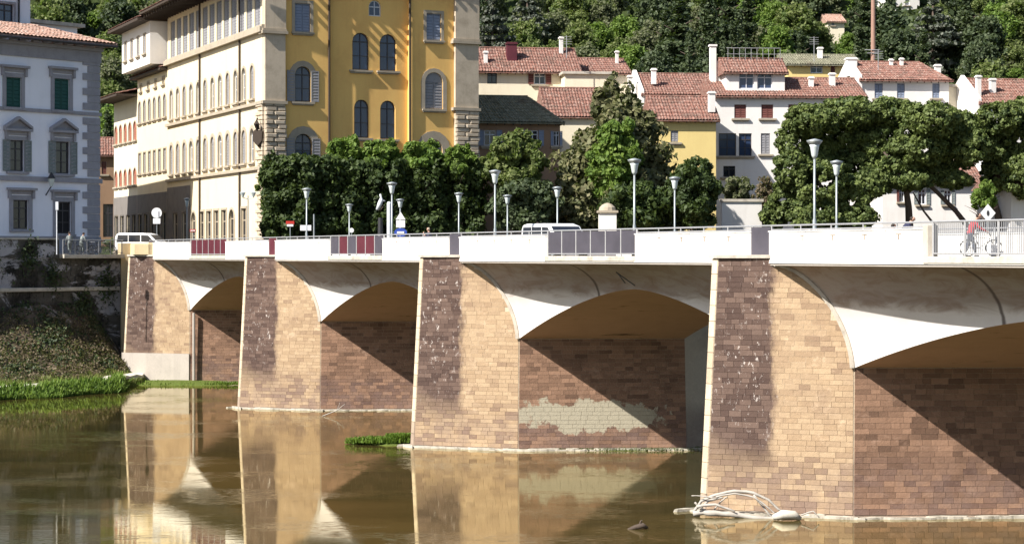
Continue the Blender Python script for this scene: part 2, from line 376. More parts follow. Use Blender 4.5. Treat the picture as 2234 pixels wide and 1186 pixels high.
for k in (0, 1, 2, 3, -1):
    dl0 = -SPAN*k; nz = 9.56
    fb = foot(-.012)
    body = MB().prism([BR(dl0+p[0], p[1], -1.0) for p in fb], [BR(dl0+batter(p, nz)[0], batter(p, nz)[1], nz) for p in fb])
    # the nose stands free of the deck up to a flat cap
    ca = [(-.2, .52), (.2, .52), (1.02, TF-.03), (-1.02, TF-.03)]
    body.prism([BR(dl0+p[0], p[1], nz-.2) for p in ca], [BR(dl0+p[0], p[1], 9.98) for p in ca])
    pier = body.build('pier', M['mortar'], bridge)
    cap = [(-.32, .38), (.32, .38), (1.14, TF-.02), (-1.14, TF-.02)]
    MB().prism([BR(dl0+p[0], p[1], 9.86) for p in cap], [BR(dl0+p[0], p[1], 9.99) for p in cap]).build('pier_cap', M['ledge'], pier)
    ff = foot(.26); fo = MB().prism([BR(dl0+p[0], p[1], -.9) for p in ff], [BR(dl0+p[0], p[1], .03 if k < 3 else .15) for p in ff])
    fo.build('footing', M['footing'], pier); fl = MB(); rq = random.Random(60+k)
    for (pa, pb) in zip(ff, ff[1:]+ff[:1]):                # rough rubble edge at the water line
        A_ = Vector(BR(dl0+pa[0], pa[1], 0)); B_ = Vector(BR(dl0+pb[0], pb[1], 0)); ln = (B_-A_).length; u_ = (B_-A_)/max(ln, .01); n_ = Vector((u_.y, -u_.x, 0)); s_ = 0
        while s_ < ln:
            w_ = rq.uniform(.5, 1.5); c_ = A_+u_*min(ln, s_+w_/2)+n_*rq.uniform(-.06, .10); hz = rq.uniform(.05, .12) if k < 3 else rq.uniform(.16, .22)
            ring = [c_+u_*(w_*.72*math.cos(a_))+n_*(.20*math.sin(a_)) for a_ in [i_*math.pi/5+rq.uniform(-.2, .2) for i_ in range(10)]]
            fl.prism([tuple(q_+Vector((0, 0, -.3))) for q_ in ring], [tuple(c_+(q_-c_)*.8+Vector((0, 0, hz+rq.uniform(-.02, .02)))) for q_ in ring]); s_ += w_*.7
    fl.build('rubble_edge', M['rubble'], pier, kind='stuff')
    if k == -1: continue
    zlow = 2.35 if k == 3 else .12
    if k == 3:
        sl = MB()
        for (pa, pb) in (((.2, 0), (2.517, 4.436)), ((-2.517, 4.436), (-.2, 0))):
            a = BR(dl0+pa[0]*1.03, pa[1]-.06, 0); b = BR(dl0+pb[0]*1.03, pb[1]-.06, 0)
            a2 = BR(dl0+pa[0], pa[1]+.2, 0); b2 = BR(dl0+pb[0]*.9, pb[1]+.2, 0)
            sl.prism([(a[0], a[1], .1), (b[0], b[1], .1), (b2[0], b2[1], .1), (a2[0], a2[1], .1)], [(a[0], a[1], 2.33), (b[0], b[1], 2.33), (b2[0], b2[1], 2.33), (a2[0], a2[1], 2.33)])
        sl.build('concrete_plinth', M['grey_concrete'], pier)
    okf = lambda t, zt, zb: (t < TF and zt < 9.85) or (t >= TF and zt < zcove(t)+.10)
    # the first 300 of the nearest pier stand as single stones
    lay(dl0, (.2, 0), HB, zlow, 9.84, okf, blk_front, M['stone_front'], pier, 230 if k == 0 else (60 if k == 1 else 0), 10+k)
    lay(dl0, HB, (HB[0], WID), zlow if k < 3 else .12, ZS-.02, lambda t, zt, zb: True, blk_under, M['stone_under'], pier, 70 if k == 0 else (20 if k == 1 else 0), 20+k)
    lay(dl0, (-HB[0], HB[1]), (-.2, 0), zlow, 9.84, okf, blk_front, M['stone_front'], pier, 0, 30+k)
    # pale arris of the nose
    nosev = MB(); a0 = batter((0, 0), 0); z0 = .1
    for z0, z1 in [(.1+i*.61, .1+(i+1)*.61-.02) for i in range(16)]:
        q = []
        for z in (z0, z1):
            t = batter((0, 0), z)[1]; q += [BR(dl0-.20, t-.015, z), BR(dl0+.20, t-.015, z), BR(dl0+.20, t+.2, z), BR(dl0-.20, t+.2, z)]
        nosev.hexa(q)
    nosev.build('nose_stones', M['nose'], pier, kind='stuff')
    # rim following the vault on the wedge face
    rim = MB(); pts = []
    for i in range(15):
        a = i/14*math.pi/2; t = TF+(HB[1]-TF)*max(0, math.sin(a))**(2/1.7); z = ZS+(ZF-ZS)*max(0, math.cos(a))**(2/1.7)
        kk = t/HB[1]; dlp = .2+(HB[0]-.2)*kk
        b = batter((dlp, t), 5); pts.append((dlp*.97, t+.09, z, a))
    for i in range(14):
        q = []
        for (dlp, t, z, a) in (pts[i], pts[i+1]):
            q.append((dlp, t, z, a))
        (d1, t1, z1, a1), (d2, t2, z2, a2) = q; w = .20
        A1 = BR(dl0+d1+.09, t1-.07, z1); B1 = BR(dl0+d2+.09, t2-.07, z2)
        o1 = (-math.sin(a1)*w, -math.cos(a1)*w*.6); o2 = (-math.sin(a2)*w, -math.cos(a2)*w*.6)
        def sh(p, o, dd): e = Vector((.83, .56)) if False else Vector((.83, -.05)); return (p[0]+o[0]*.8+dd[0], p[1]+o[0]*-.3*-1*.0+dd[1], p[2]+o[1])
        bk = (.25, .30)
        rim.hexa([sh(A1, (0, 0), (0, 0)), sh(B1, (0, 0), (0, 0)), sh(B1, o2, (0, 0)), sh(A1, o1, (0, 0)), sh(A1, (0, 0), bk), sh(B1, (0, 0), bk), sh(B1, o2, bk), sh(A1, o1, bk)])
    rim.build('arch_rim', M['ledge'], pier)
# vaults and coves
def zedge(dl, dla, dlb, ZC=ZC):
    h = (dlb-dla)/2; q = max(0, min(1, (dl-dla)/(2*h)))
    return ZS+(ZC-ZS)*(1-abs(2*q-1)**1.6)
NS = 44
for k in (3, 2, 1, 0):
    a = -SPAN*k; b = a+SPAN; ea = a+HB[0]*.97; eb = b-HB[0]*.97
    st = [a+.9, ea-.3]+[ea+(eb-ea)*i/NS for i in range(NS+1)]+[eb+.3, b-.9]
    for side in (0, 1):
        mb = MB(); m = 16
        for s in st:
            zv = zedge(s, ea, eb, ZC if k else 7.92)
            for j in range(m+1):
                an = j/m*math.pi/2
                t = TF+.02+(HB[1]+.06-TF)*max(0, math.sin(an))**(2/1.7); z = zv+(ZF-zv)*max(0, math.cos(an))**(2/1.7)
                if side: t = TF+TF2-t
                mb.v.append(BR(s, t, z))
        for i in range(len(st)-1):
            for j in range(m):
                q = i*(m+1)+j; mb.f.append((q, q+1, q+m+2, q+m+1))
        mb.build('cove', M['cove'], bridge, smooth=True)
    mb = MB()
    for s in st[1:-1]:
        zv = zedge(s, ea, eb, ZC if k else 7.92)
        for t in (HB[1]+.08, 8.8, TF+TF2-HB[1]-.08): mb.v.append(BR(s, t, zv))
    for i in range(len(st)-3):
        for j in range(2): q = i*3+j; mb.f.append((q, q+1, q+4, q+3))
    mb.build('vault', M['vault'], bridge, smooth=True)
D0, D1 = -SPAN*3-1.2, SPAN+6
def bb(mb, d0, d1, t0, t1, z0, z1):                   # a block in bridge coordinates
    return mb.hexa([BR(d0, t0, z0), BR(d1, t0, z0), BR(d1, t1, z0), BR(d0, t1, z0), BR(d0, t0, z1), BR(d1, t0, z1), BR(d1, t1, z1), BR(d0, t1, z1)])
mb = MB(); bb(mb, D0-12, D1, TF+.03, TF2-.03, 9.58, 9.78); deck = mb.build('deck', M['grey_concrete'], bridge)
mb = MB(); bb(mb, D0-12, D1, TF+.3, 5.0, 9.783, 9.93); mb.build('sidewalk', M['pavement'], bridge); mb = MB(); bb(mb, D0-12, D1, 12.4, TF2-.3, 9.783, 9.93); mb.build('sidewalk', M['pavement'], bridge)
mb = MB(); bb(mb, D0-12, D1, 5.0, 12.4, 9.783, 9.80); mb.build('roadway', M['asphalt'], bridge)
for ta_, tb_ in ((TF-.02, TF+.03), (TF2-.03, TF2+.02)):
    mb = MB(); bb(mb, -SPAN*3-.9, D1, ta_, tb_, 9.66, 9.69); mb.build('deck_edge', M['parapet'], bridge)
ZP = 10.86; ZR = 11.11
def handrail(d0, d1, t, nposts, name='handrail'):
    mb = MB()
    mb.tube([BR(d0, t, ZR), BR(d1, t, ZR)], .035, 6); mb.tube([BR(d0, t, ZP+.09), BR(d1, t, ZP+.09)], .028, 6)
    for i in range(nposts+1):
        d = d0+(d1-d0)*i/nposts; mb.tube([BR(d, t, ZP-.02), BR(d, t, ZR)], .03, 6)
    mb.build(name, M['rail'], bridge)
    if t < 5:
        mb = MB()
        for i in range(1, nposts): d = d0+(d1-d0)*(i+.15)/nposts; bb(mb, d-.16, d+.16, TF-.012, TF+.01, ZP-.16, ZP-.13); bb(mb, d-.02, d+.03, TF-.014, TF+.01, ZP-.34, ZP-.16)
        mb.build('rust_bracket', M['rust'], bridge, kind='stuff')
bar = MB().box(-.014, .014, -.010, .010, 0, 1.0)
barm = bpy.data.meshes.new('railing_bar'); barm.from_pydata(bar.v, [], bar.f); barm.materials.append(M['rail'])
for side in (0, 1):
    tw0, tw1 = (TF, TF+.24) if side == 0 else (TF2-.24, TF2); tc = (tw0+tw1)/2
    for k in (3, 2, 1, 0):
        o = -SPAN*k
        segs = [(o+1.0, o+11.0), (o+19.7, o+SPAN-.35)]
        for (a, b) in segs:
            for i in range(4):
                mb = MB(); bb(mb, a+(b-a)*i/4+.012, a+(b-a)*(i+1)/4-.012, tw0+(.004 if i % 2 else 0), tw1, 9.692, ZP-.003); w = mb.build('parapet_panel', M['parapet'], bridge, bevel=.015)
            mb = MB(); bb(mb, a-.003, b+.003, tw0-.03, tw1+.03, ZP, ZP+.045); mb.build('coping', M['parapet'], w)
            handrail(a, b, tc, 5)
        # recessed panel over each pier
        mb = MB(); bb(mb, o-.35, o+1.0, tw0+.05, tw1-.05, 9.98, ZR-.05); mb.build('pier_panel', M['rail_panel'] if k != 2 else M['red_panel'], bridge)
        mb = MB(); bb(mb, o-.35, o+1.0, tw0-.02, tw1, 9.692, 9.98); mb.build('panel_sill', M['parapet'], bridge)
        mb = MB(); mb.tube([BR(o-.35, tc, ZR), BR(o+1.0, tc, ZR)], .035, 6)
        for q in (-.33, .98): mb.tube([BR(o+q, tc, 9.98), BR(o+q, tc, ZR)], .03, 6)
        mb.build('handrail', M['rail'], bridge)
        # railing bay at mid span
        a, b = o+11.0, o+19.7
        mb = MB(); bb(mb, a, b, tw0-.06, tw1+.04, 9.692, 9.93); mb.build('kerb_beam', M['ledge'], bridge, bevel=.03)
        mb = MB(); mb.tube([BR(a, tc, ZR), BR(b, tc, ZR)], .04, 6); mb.tube([BR(a, tc, 10.03), BR(b, tc, 10.03)], .03, 6)
        npst = 6 if k else 5
        for i in range(npst+1):
            d = a+.05+(b-a-.1)*i/npst; mb.tube([BR(d, tc, 9.93), BR(d, tc, ZR)], .04, 6)
        mb.build('railing_frame', M['rail'], bridge)
        if k == 0 and side == 0:
            nb = 80
            for i in range(nb):
                d = a+.1+(b-a-.2)*i/(nb-1); ob = bpy.data.objects.new('railing_bar', barm); C.objects.link(ob); ob.parent = bridge
                p = BR(d, tc, 10.04); ob.location = (p[0]-AX, p[1]-AY, 10.04); ob.scale = (1.0, 1, 1.05); ob.rotation_euler = (0, 0, math.atan2(DY, DX))
        elif side == 0:
            for i in range(npst):
                d0 = a+.05+(b-a-.1)*i/npst+.05; d1 = a+.05+(b-a-.1)*(i+1)/npst-.05
                mt = {1: 'rail_panel', 2: ('rail_panel', 'red_panel', 'rail_panel', 'red_panel', 'red_panel', 'rail_panel')[i], 3: 'red_panel'}[k]
                mb = MB(); bb(mb, d0, d1, tc-.015, tc+.015, 10.05, 11.05); mb.build('railing_panel', M[mt], bridge)
        else:
            mb = MB(); bb(mb, a, b, tw0, tw1, 9.93, 10.38); mb.build('kerb_wall', M['pavement'], bridge); mb = MB(); bb(mb, a, b, tw0-.02, tw1, 10.38, 10.5); mb.build('coping', M['ledge'], bridge)  # shaded inner face of the far parapet put into the grey colour
            mb = MB(); bb(mb, a, b, tc-.012, tc+.012, 10.5, 11.0); mb.build('railing_panel', M['rail_panel'], bridge)  # dark sheet added in place of the shadowed hedge behind the bars
            mb = MB()
            for i in range(60):
                d = a+.1+(b-a-.2)*i/59; bb(mb, d-.015, d+.015, tc-.012, tc+.012, 10.04, ZR)
            mb.build('railing_bars', M['rail'], bridge, kind='stuff')
# end pillars of the open railing bay
for q in (10.75, 19.7):
    mb = MB(); bb(mb, q, q+.28, TF-.06, TF+.30, 9.692, 11.0); mb.build('railing_pillar', M['ledge'], bridge, bevel=.02)
# tan block on the landward pier
mb = MB(); bb(mb, -SPAN*3-9.0, -SPAN*3+1.0, TF-.35, TF+.24, 9.99, 10.93); mb.build('end_parapet', M['tan_block'], bridge, bevel=.02)
mb = MB(); bb(mb, -SPAN*3-.25, -SPAN*3+1.0, .62, TF+.05, 9.99, 10.80); mb.build('end_parapet', M['tan_block'], bridge, bevel=.02)
# drain pipe and dark drip mark under the landward arch
mb = MB(); mb.tube([BR(-SPAN*3+2.8, 4.7, .3), BR(-SPAN*3+2.8, 4.7, 5.5)], .11, 8); mb.build('drain_pipe', M['grey_concrete'], bridge)
mb = MB(); mb.tube([BR(-SPAN+15.0, 3.9, 8.7), BR(-SPAN+15.1, 3.5, 9.15), BR(-SPAN+15.6, 3.2, 9.2), BR(-SPAN+15.9, 3.9, 8.6)], .03, 5); mb.build('inspection_rung', M['dark_metal'], bridge)
# ================================================================ far bank: quay walls, slope, shore
def QP(s, out=0.0, z=0.0):                            # along the left quay wall from the bridge (s metres left), out = towards the river
    n = Vector((.751, -.66)); p = Q0+QL*s+n*out; return (p.x, p.y, z)
def qbox(mb, s0, s1, o0, o1, z0, z1):
    return mb.hexa([QP(s0, o1, z0), QP(s0, o0, z0), QP(s1, o0, z0), QP(s1, o1, z0), QP(s0, o1, z1), QP(s0, o0, z1), QP(s1, o0, z1), QP(s1, o1, z1)])
nq = NT('dark_weathered_quay_stone')
cc = nq.mix(nq.step(nq.noise(None, .6, 8, .7), .35, .6), (.028, .026, .023), (.11, .10, .088))
cc = nq.mix(nq.step(nq.noise(nq.map(nq.pos, (1, 1, 1.6)), .22, 9, .72, .8), .52, .58), cc, (.42, .40, .42))
cc = nq.mix(nq.step(nq.noise(None, 1.1, 9, .8), .56, .62), cc, (.02, .02, .016))
M['quay'] = nq.done(nq.bsdf(cc, .95, nq.bump(nq.noise(None, 2.5, 9, .7), .9, .15), spec=.15))
quay = thing('quay_wall', 'dark weathered river wall with pale patches left of the bridge, below the balustrade', 'wall', QP(20, 0, 0))
mb = MB(); qbox(mb, -.3, 95, -1.2, 0, -.5, 9.7); mb.build('wall', M['quay'], quay)
mb = MB(); qbox(mb, -.2, 5.7, -1.2, .75, 9.70, 10.02); mb.build('coping', M['ledge'], quay, bevel=.04)
mb = MB(); qbox(mb, 5.7, 95, -1.0, .12, 9.70, 11.15); mb.build('parapet', M['quay'], quay, bevel=.03)
mb = MB(); qbox(mb, 5.8, 95, -1.05, .22, 11.15, 11.27); mb.build('coping', M['ledge'], quay)
mb = MB(); qbox(mb, 0, 95, 0, .35, 7.15, 7.45); mb.build('ledge', M['ledge'], quay, bevel=.05)
# coursed blocks in the wall face
r = random.Random(3); mb = MB(); z = 4.2
while z < 9.6:
    h = r.uniform(.38, .6); s = 0
    while s < 30:
        w = r.uniform(.6, 1.5)
        if not (7.0 < z < 7.6) and r.random() < .86: qbox(mb, s+.03, s+w-.03, -.1, r.uniform(.02, .09), z, min(z+h-.04, 9.66))
        s += w
    z += h
mb.build('stone_courses', M['quay'], quay, kind='stuff')
qr = thing('quay_wall', 'stone river wall running right behind the bridge arches below the trees', 'wall', (Q0.x, Q0.y, 0))
nR = Vector((QR.y, -QR.x)); p0 = Q0+QR*.3; p1 = Q0+QR*190
MB().prism([(p0.x, p0.y, -.5), (p1.x, p1.y, -.5), (p1.x-nR.x, p1.y-nR.y, -.5), (p0.x-nR.x, p0.y-nR.y, -.5)], [(p0.x, p0.y, 10.9), (p1.x, p1.y, 10.9), (p1.x-nR.x, p1.y-nR.y, 10.9), (p0.x-nR.x, p0.y-nR.y, 10.9)]).build('wall', M['tan_block'], qr)
# river slope
def shore(s): return max(3.6, min(12.6, 4.2+s*.80))+.5*math.sin(s*.9)*min(1, max(0, s*.3))
def slope_z(s, f):                                    # f: 0 at the wall, 1 at the water line
    top = 4.9+.9*math.sin(s*.23)-(.0 if s > 3 else (3-s)*.9)
    return max(-.4, top*max(0, 1-f)**2.1+.35*math.sin(s*1.7+f*9)*(1-f)*f*2+(.32 if f < .93 else .32-(f-.93)*9))
mb = MB(); ns, nf = 130, 26
for i in range(ns+1):
    s = -1.0+56*i/ns
    for j in range(nf+1):
        f = j/nf*1.06; mb.v.append(QP(s, .1+f*(shore(s)), slope_z(s, f)))
for i in range(ns):
    for j in range(nf): q = i*(nf+1)+j; mb.f.append((q, q+1, q+nf+2, q+nf+1))
ns_ = NT('river_bank_earth')
cc = ns_.mix(ns_.step(ns_.noise(None, .5, 8, .7), .4, .62), (.04, .033, .024), (.14, .105, .075))
cc = ns_.mix(ns_.step(ns_.noise(ns_.map(ns_.pos, (1, 1, .6)), .3, 8, .7), .55, .62), cc, (.36, .32, .28))
cc = ns_.mix(ns_.step(ns_.dot(ns_.pos, (0, 0, 1)), 1.5, .7), cc, (.10, .13, .03))
M['bank'] = ns_.done(ns_.bsdf(cc, .95, ns_.bump(ns_.noise(None, 3, 8, .7), .8, .15), spec=.1))
mb.build('river_bank', M['bank'], kind='structure', smooth=True)
# pale footpath strip at the foot of the slope
mb = MB(); lo = []; hi = []
N = 90
for i in range(N+1):
    s = -2.5+30*i/N; o = shore(s)*.80-.2*math.sin(s*2.2); lo += [QP(s, o-.7, .30), QP(s, o+.7, .30), QP(s, o-.7, .80), QP(s, o+.7, .72+.05*math.sin(s*5))]
mb.v = lo
for i in range(N):
    a = i*4; b = a+4; mb.f += [(a+2, a+3, b+3, b+2), (a+1, b+1, b+3, a+3), (a, a+2, b+2, b)]
mb.build('stone_path', M['footing'], kind='structure')
# low shoal round the landward pier
def shoal(name, label, cx, cy, rx, ry, h, rot=0.0, mat='bank', cat='islet'):
    mb = MB(); n = 28; m = 6; mb.v.append((cx, cy, h))
    rr = random.Random(int(cx*7)); ph = [rr.uniform(0, 6.28) for _ in range(4)]
    for j in range(1, m+1):
        for i in range(n):
            a = 2*math.pi*i/n; w = 1+.16*math.sin(3*a+ph[0])+.1*math.sin(5*a+ph[1]); f = j/m
            x = math.cos(a)*rx*f*w; y = math.sin(a)*ry*f*w
            mb.v.append((cx+x*math.cos(rot)-y*math.sin(rot), cy+x*math.sin(rot)+y*math.cos(rot), h*(1-f**2)-.25*f**4))
    for i in range(n): mb.f.append((0, 1+i, 1+(i+1) % n))
    for j in range(m-1):
        for i in range(n): a = 1+j*n+i; b = 1+j*n+(i+1) % n; mb.f.append((a, a+n, b+n, b))
    o = mb.build(name, M[mat], smooth=True, kind='structure'); return o
shoal('mud_bank', '', -25.5, 156.0, 7.0, 2.6, .30)
shoal('mud_bank', '', -6.6, 106.6, 1.9, 1.1, .22)
shoal('mud_bank', '', 6.5, 103.5, 5.2, 1.0, .06, .1)
# ================================================================ foliage builders
def leaf_obj(name, pts, size, mat, parent=None, outward=None, kind=None, seed=1, tint=None, aspect=1.0, upright=False, label=None):
    g = np.random.default_rng(seed); n = len(pts)
    if upright:
        a = g.uniform(0, 2*np.pi, n); u = np.stack([np.cos(a), np.sin(a), np.zeros(n)], 1)
        v = np.stack([g.normal(0, .28, n), g.normal(0, .28, n), np.ones(n)], 1)
    else:
        nn = g.normal(size=(n, 3)); 
        if outward is not None: nn = nn*.75+outward*1.0
        nn /= np.linalg.norm(nn, axis=1, keepdims=True)+1e-9
        rv = g.normal(size=(n, 3)); u = np.cross(nn, rv); u /= np.linalg.norm(u, axis=1, keepdims=True)+1e-9
        v = np.cross(nn, u)
    sz = size*g.uniform(.55, 1.25, (n, 1))
    u = u*sz*.5; v = v*sz*.5*aspect
    if upright: vs = np.stack([pts-u*.5, pts+u*.5, pts+v*2+u*.08, pts+v*2-u*.08], 1)
    else: vs = np.stack([pts-u*1.15, pts-v*.8, pts+u*1.15, pts+v*.8], 1)
    vs = vs.reshape(-1, 3)
    if parent is not None and parent.name in WM:
        A = np.array(WM[parent.name].inverted()); vs = vs @ A[:3, :3].T+A[:3, 3]
    me = bpy.data.meshes.new(name); me.vertices.add(4*n); me.vertices.foreach_set('co', vs.astype(np.float32).ravel())
    me.loops.add(4*n); me.loops.foreach_set('vertex_index', np.arange(4*n, dtype=np.int32))
    me.polygons.add(n); me.polygons.foreach_set('loop_start', np.arange(0, 4*n, 4, dtype=np.int32)); me.polygons.foreach_set('loop_total', np.full(n, 4, np.int32))
    me.update(calc_edges=True)
    at = me.attributes.new('tint', 'FLOAT', 'POINT'); tv = np.repeat(tint if tint is not None else g.uniform(0, 1, n), 4).astype(np.float32); at.data.foreach_set('value', tv)
    me.materials.append(mat)
    o = bpy.data.objects.new(name, me); link(o, parent)
    if kind: o['kind'] = kind
    if label: o['label'] = label
    return o
def crown_pts(blobs, n, seed, clump=.30, shell=.55, flat=1.0, clumps=None):
    """leaf positions in clumps spread over the outer part of ellipsoids (x,y,z,rx,ry,rz)"""
    g = np.random.default_rng(seed); P = []; O = []; T = []
    area = np.array([b[3]*b[5]+b[4]*b[5]+b[3]*b[4] for b in blobs]); share = area/area.sum()
    for b, sh in zip(blobs, share):
        k = int(n*sh); R = np.array(b[3:6]); c0 = np.array(b[:3]); rm = R.mean()
        nc = clumps or max(8, int(10+rm*rm*5)); d = g.normal(size=(nc, 3)); d /= np.linalg.norm(d, axis=1, keepdims=True)
        rad = g.uniform(shell, 1.0, (nc, 1)); cc = c0+d*rad*R; cr = rm*clump*g.uniform(.6, 1.35, nc); ct = g.uniform(0, 1, nc)
        idx = g.integers(0, nc, k); q = g.normal(size=(k, 3)); q /= np.linalg.norm(q, axis=1, keepdims=True)
        rr = g.uniform(.55, 1, (k, 1))**.5; off = q*rr*cr[idx][:, None]; off[:, 2] *= flat
        P.append(cc[idx]+off); o = q*.8+d[idx]*.6; o[:, 2] += .25; O.append(o/np.linalg.norm(o, axis=1, keepdims=True)); T.append(np.clip(ct[idx]+g.normal(0, .12, k), 0, 1))
    return np.concatenate(P), np.concatenate(O), np.concatenate(T)
def trunk_mesh(x, y, z0, z1, r0, seed, limbs=5, spread=2.0, lean=(0, 0)):
    r = random.Random(seed); mb = MB(); h = z1-z0
    mid = (x+lean[0]*.5+r.uniform(-.1, .1)*h*.2, y+lean[1]*.5, z0+h*.5); top = (x+lean[0], y+lean[1], z1)
    mb.tube([(x, y, z0-.2), (x+lean[0]*.15, y, z0+h*.2), mid, top], [r0*1.25, r0, r0*.8, r0*.45], 8)
    for i in range(limbs):
        a = i/limbs*6.283+r.uniform(-.4, .4); zz = z0+h*r.uniform(.45, .8); f = (zz-z0)/h
        bx, by = x+lean[0]*f, y+lean[1]*f; l = spread*r.uniform(.7, 1.2)
        mb.tube([(bx, by, zz), (bx+math.cos(a)*l*.5, by+math.sin(a)*l*.5, zz+l*.45), (bx+math.cos(a)*l, by+math.sin(a)*l, zz+l*.7)], [r0*.5, r0*.35, r0*.14], 6)
    return mb
def tree(label, cat, x, y, z0, blobs, n, size, leaf, seed, group=None, name='tree', trunk=.25, clump=.30, shell=.55, ztop=None, limbs=5, spread=2, lean=(0, 0), core=True, flat=1.0, clumps=None):
    t = thing(name, label, cat, (x, y, z0), 0, group)
    zt = ztop or (sum(b[2] for b in blobs)/len(blobs))
    trunk_mesh(x, y, z0, zt, trunk, seed, limbs, spread, lean).build('trunk', M['bark'], t, smooth=True)
    P, O, T = crown_pts(blobs, n, seed, clump, shell, flat, clumps)
    cr = leaf_obj('crown', P, size, M[leaf], t, O, seed=seed, tint=T)
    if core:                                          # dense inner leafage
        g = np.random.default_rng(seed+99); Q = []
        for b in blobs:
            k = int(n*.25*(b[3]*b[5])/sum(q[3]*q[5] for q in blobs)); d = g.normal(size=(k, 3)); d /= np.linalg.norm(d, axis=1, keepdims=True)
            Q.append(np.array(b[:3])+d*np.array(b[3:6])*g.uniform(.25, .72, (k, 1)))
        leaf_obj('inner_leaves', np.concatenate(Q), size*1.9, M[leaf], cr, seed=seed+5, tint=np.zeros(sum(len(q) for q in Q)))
    return t
# scrub and grass on the river bank
g = np.random.default_rng(5)
def bank_pts(n, s0, s1, f0, f1, lift):
    s = g.uniform(s0, s1, n); f = g.uniform(f0, f1, n); return np.array([QP(a, .1+b*shore(a), slope_z(a, b)+g.uniform(0, lift)) for a, b in zip(s, f)])
def clumped(n, nc, s0, s1, f0, f1, sp, lift):
    cs = g.uniform(s0, s1, nc); cf = g.uniform(f0, f1, nc); h = g.uniform(.3, 1, nc); i = g.integers(0, nc, n)
    s = cs[i]+g.normal(0, sp, n); f = np.clip(cf[i]+g.normal(0, sp/14, n), 0, 1)
    return np.array([QP(a, .1+b*shore(a), slope_z(a, b)+abs(g.normal(0, .5))*lift*hh_) for a, b, hh_ in zip(s, f, h[i])])
leaf_obj('dry_scrub', clumped(19000, 420, 1.5, 26, .10, .66, .45, .55), .17, M['leaf_dry'], kind='stuff', seed=3)
leaf_obj('dark_scrub', clumped(9000, 90, 2, 26, .0, .6, .5, .6), .2, M['leaf_dark'], kind='stuff', seed=4)
leaf_obj('creeper', np.array([QP(a, .15+abs(g.normal(0, .15)), b) for a, b in zip(np.concatenate([g.normal(c, .5, 300) for c in (6.3, 8.5, 12, 3.5, 1.2)]), np.concatenate([g.normal(c, .7, 300) for c in (8.3, 9.8, 9.6, 6.0, 7.5)]))]), .22, M['leaf_dark'], kind='stuff', seed=6)
leaf_obj('bank_grass', np.concatenate([bank_pts(1200, 2, 26, .64, .74, .1), bank_pts(1300, -2, 6, .93, .99, .02), bank_pts(2600, 5, 26, .90, .99, .04), clumped(6000, 18, 6.5, 24, .92, 1.0, .5, .35)]), .22, M['bank_grass'], kind='stuff', seed=7, upright=True)
leaf_obj('reed_grass', clumped(12000, 40, 5.5, 24, .93, 1.0, .55, .35), .5, M['leaf_lime'], kind='stuff', seed=8, upright=True)
def disc(n, cx, cy, rx, ry, z): 
    a = g.uniform(0, 6.283, n); r_ = np.sqrt(g.uniform(0, 1, n)); return np.stack([cx+np.cos(a)*r_*rx, cy+np.sin(a)*r_*ry, np.full(n, z)+.35*(1-r_)*0], 1)
leaf_obj('water_grass', np.concatenate([disc(500, -24.0, 155.2, 6.5, 1.8, .08), disc(500, -20.5, 154.6, 2.2, .8, .08), disc(300, -28, 155.8, 2, .7, .1)]), .20, M['grass'], kind='stuff', seed=9, upright=True)
leaf_obj('pier_grass', np.concatenate([disc(1500, -6.7, 106.4, 1.7, .7, .12), disc(700, -7.9, 106.6, .9, .4, .03), disc(1100, -5.9, 106.3, .7, .4, .30)]), .26, M['grass'], kind='stuff', seed=10, upright=True)
leaf_obj('water_weed', disc(1600, 6.5, 103.4, 5.0, .8, .03), .12, M['leaf_olive'], kind='stuff', seed=11, upright=True)
# ================================================================ facades
class Fac:
    """a vertical facade plane: t runs to the right seen from outside, out points away from the wall"""
    def __init__(s, x, y, dx, dy):
        l = math.hypot(dx, dy); s.o = (x, y); s.d = (dx/l, dy/l); s.n = (s.d[1], -s.d[0])
    def t(s, px):
        k = (px-CX)/F; return (k*s.o[1]-s.o[0])/(s.d[0]-k*s.d[1])
    def Z(s, px): return s.o[1]+s.d[1]*s.t(px)
    def z(s, px, py): return PZ(py, s.Z(px))
    def P(s, t, z, out=0.0): return (s.o[0]+s.d[0]*t+s.n[0]*out, s.o[1]+s.d[1]*t+s.n[1]*out, z)
    def box(s, mb, t0, t1, z0, z1, o0, o1):
        return mb.hexa([s.P(t0, z0, o1), s.P(t1, z0, o1), s.P(t1, z0, o0), s.P(t0, z0, o0), s.P(t0, z1, o1), s.P(t1, z1, o1), s.P(t1, z1, o0), s.P(t0, z1, o0)])
    def op(s, x0, y0, x1, y1, **k):                  # an opening from its rectangle in the photograph
        t0, t1 = s.t(x0), s.t(x1); xm = (x0+x1)/2; d = dict(t0=t0, t1=t1, z0=s.z(xm, y1), z1=s.z(xm, y0)); d.update(k); return d
def outline(t0, t1, z0, z1, arch, n=8):
    if not arch: return [(t0, z0), (t1, z0), (t1, z1), (t0, z1)]
    r = (t1-t0)/2; rz = min(r*arch, z1-z0-.05); c = (t0+t1)/2
    return [(t0, z0), (t1, z0)]+[(c+r*math.cos(math.pi*i/n), z1-rz+rz*math.sin(math.pi*i/n)) for i in range(n+1)]
def ringm(mb, f, A, B, o0, o1):                       # the band between loops A (outer) and B (inner), from depth o0 to o1
    n = len(A); vs = []
    for o in (o0, o1):
        for lp in (A, B): vs += [f.P(t, z, o) for t, z in lp]
    b = []
    for i in range(n):
        j = (i+1) % n
        b += [(2*n+i, 2*n+j, 3*n+j, 3*n+i), (i, 2*n+i, 2*n+j, j)[::-1], (n+i, n+j, 3*n+j, 3*n+i)]
    mb.add(vs, b)
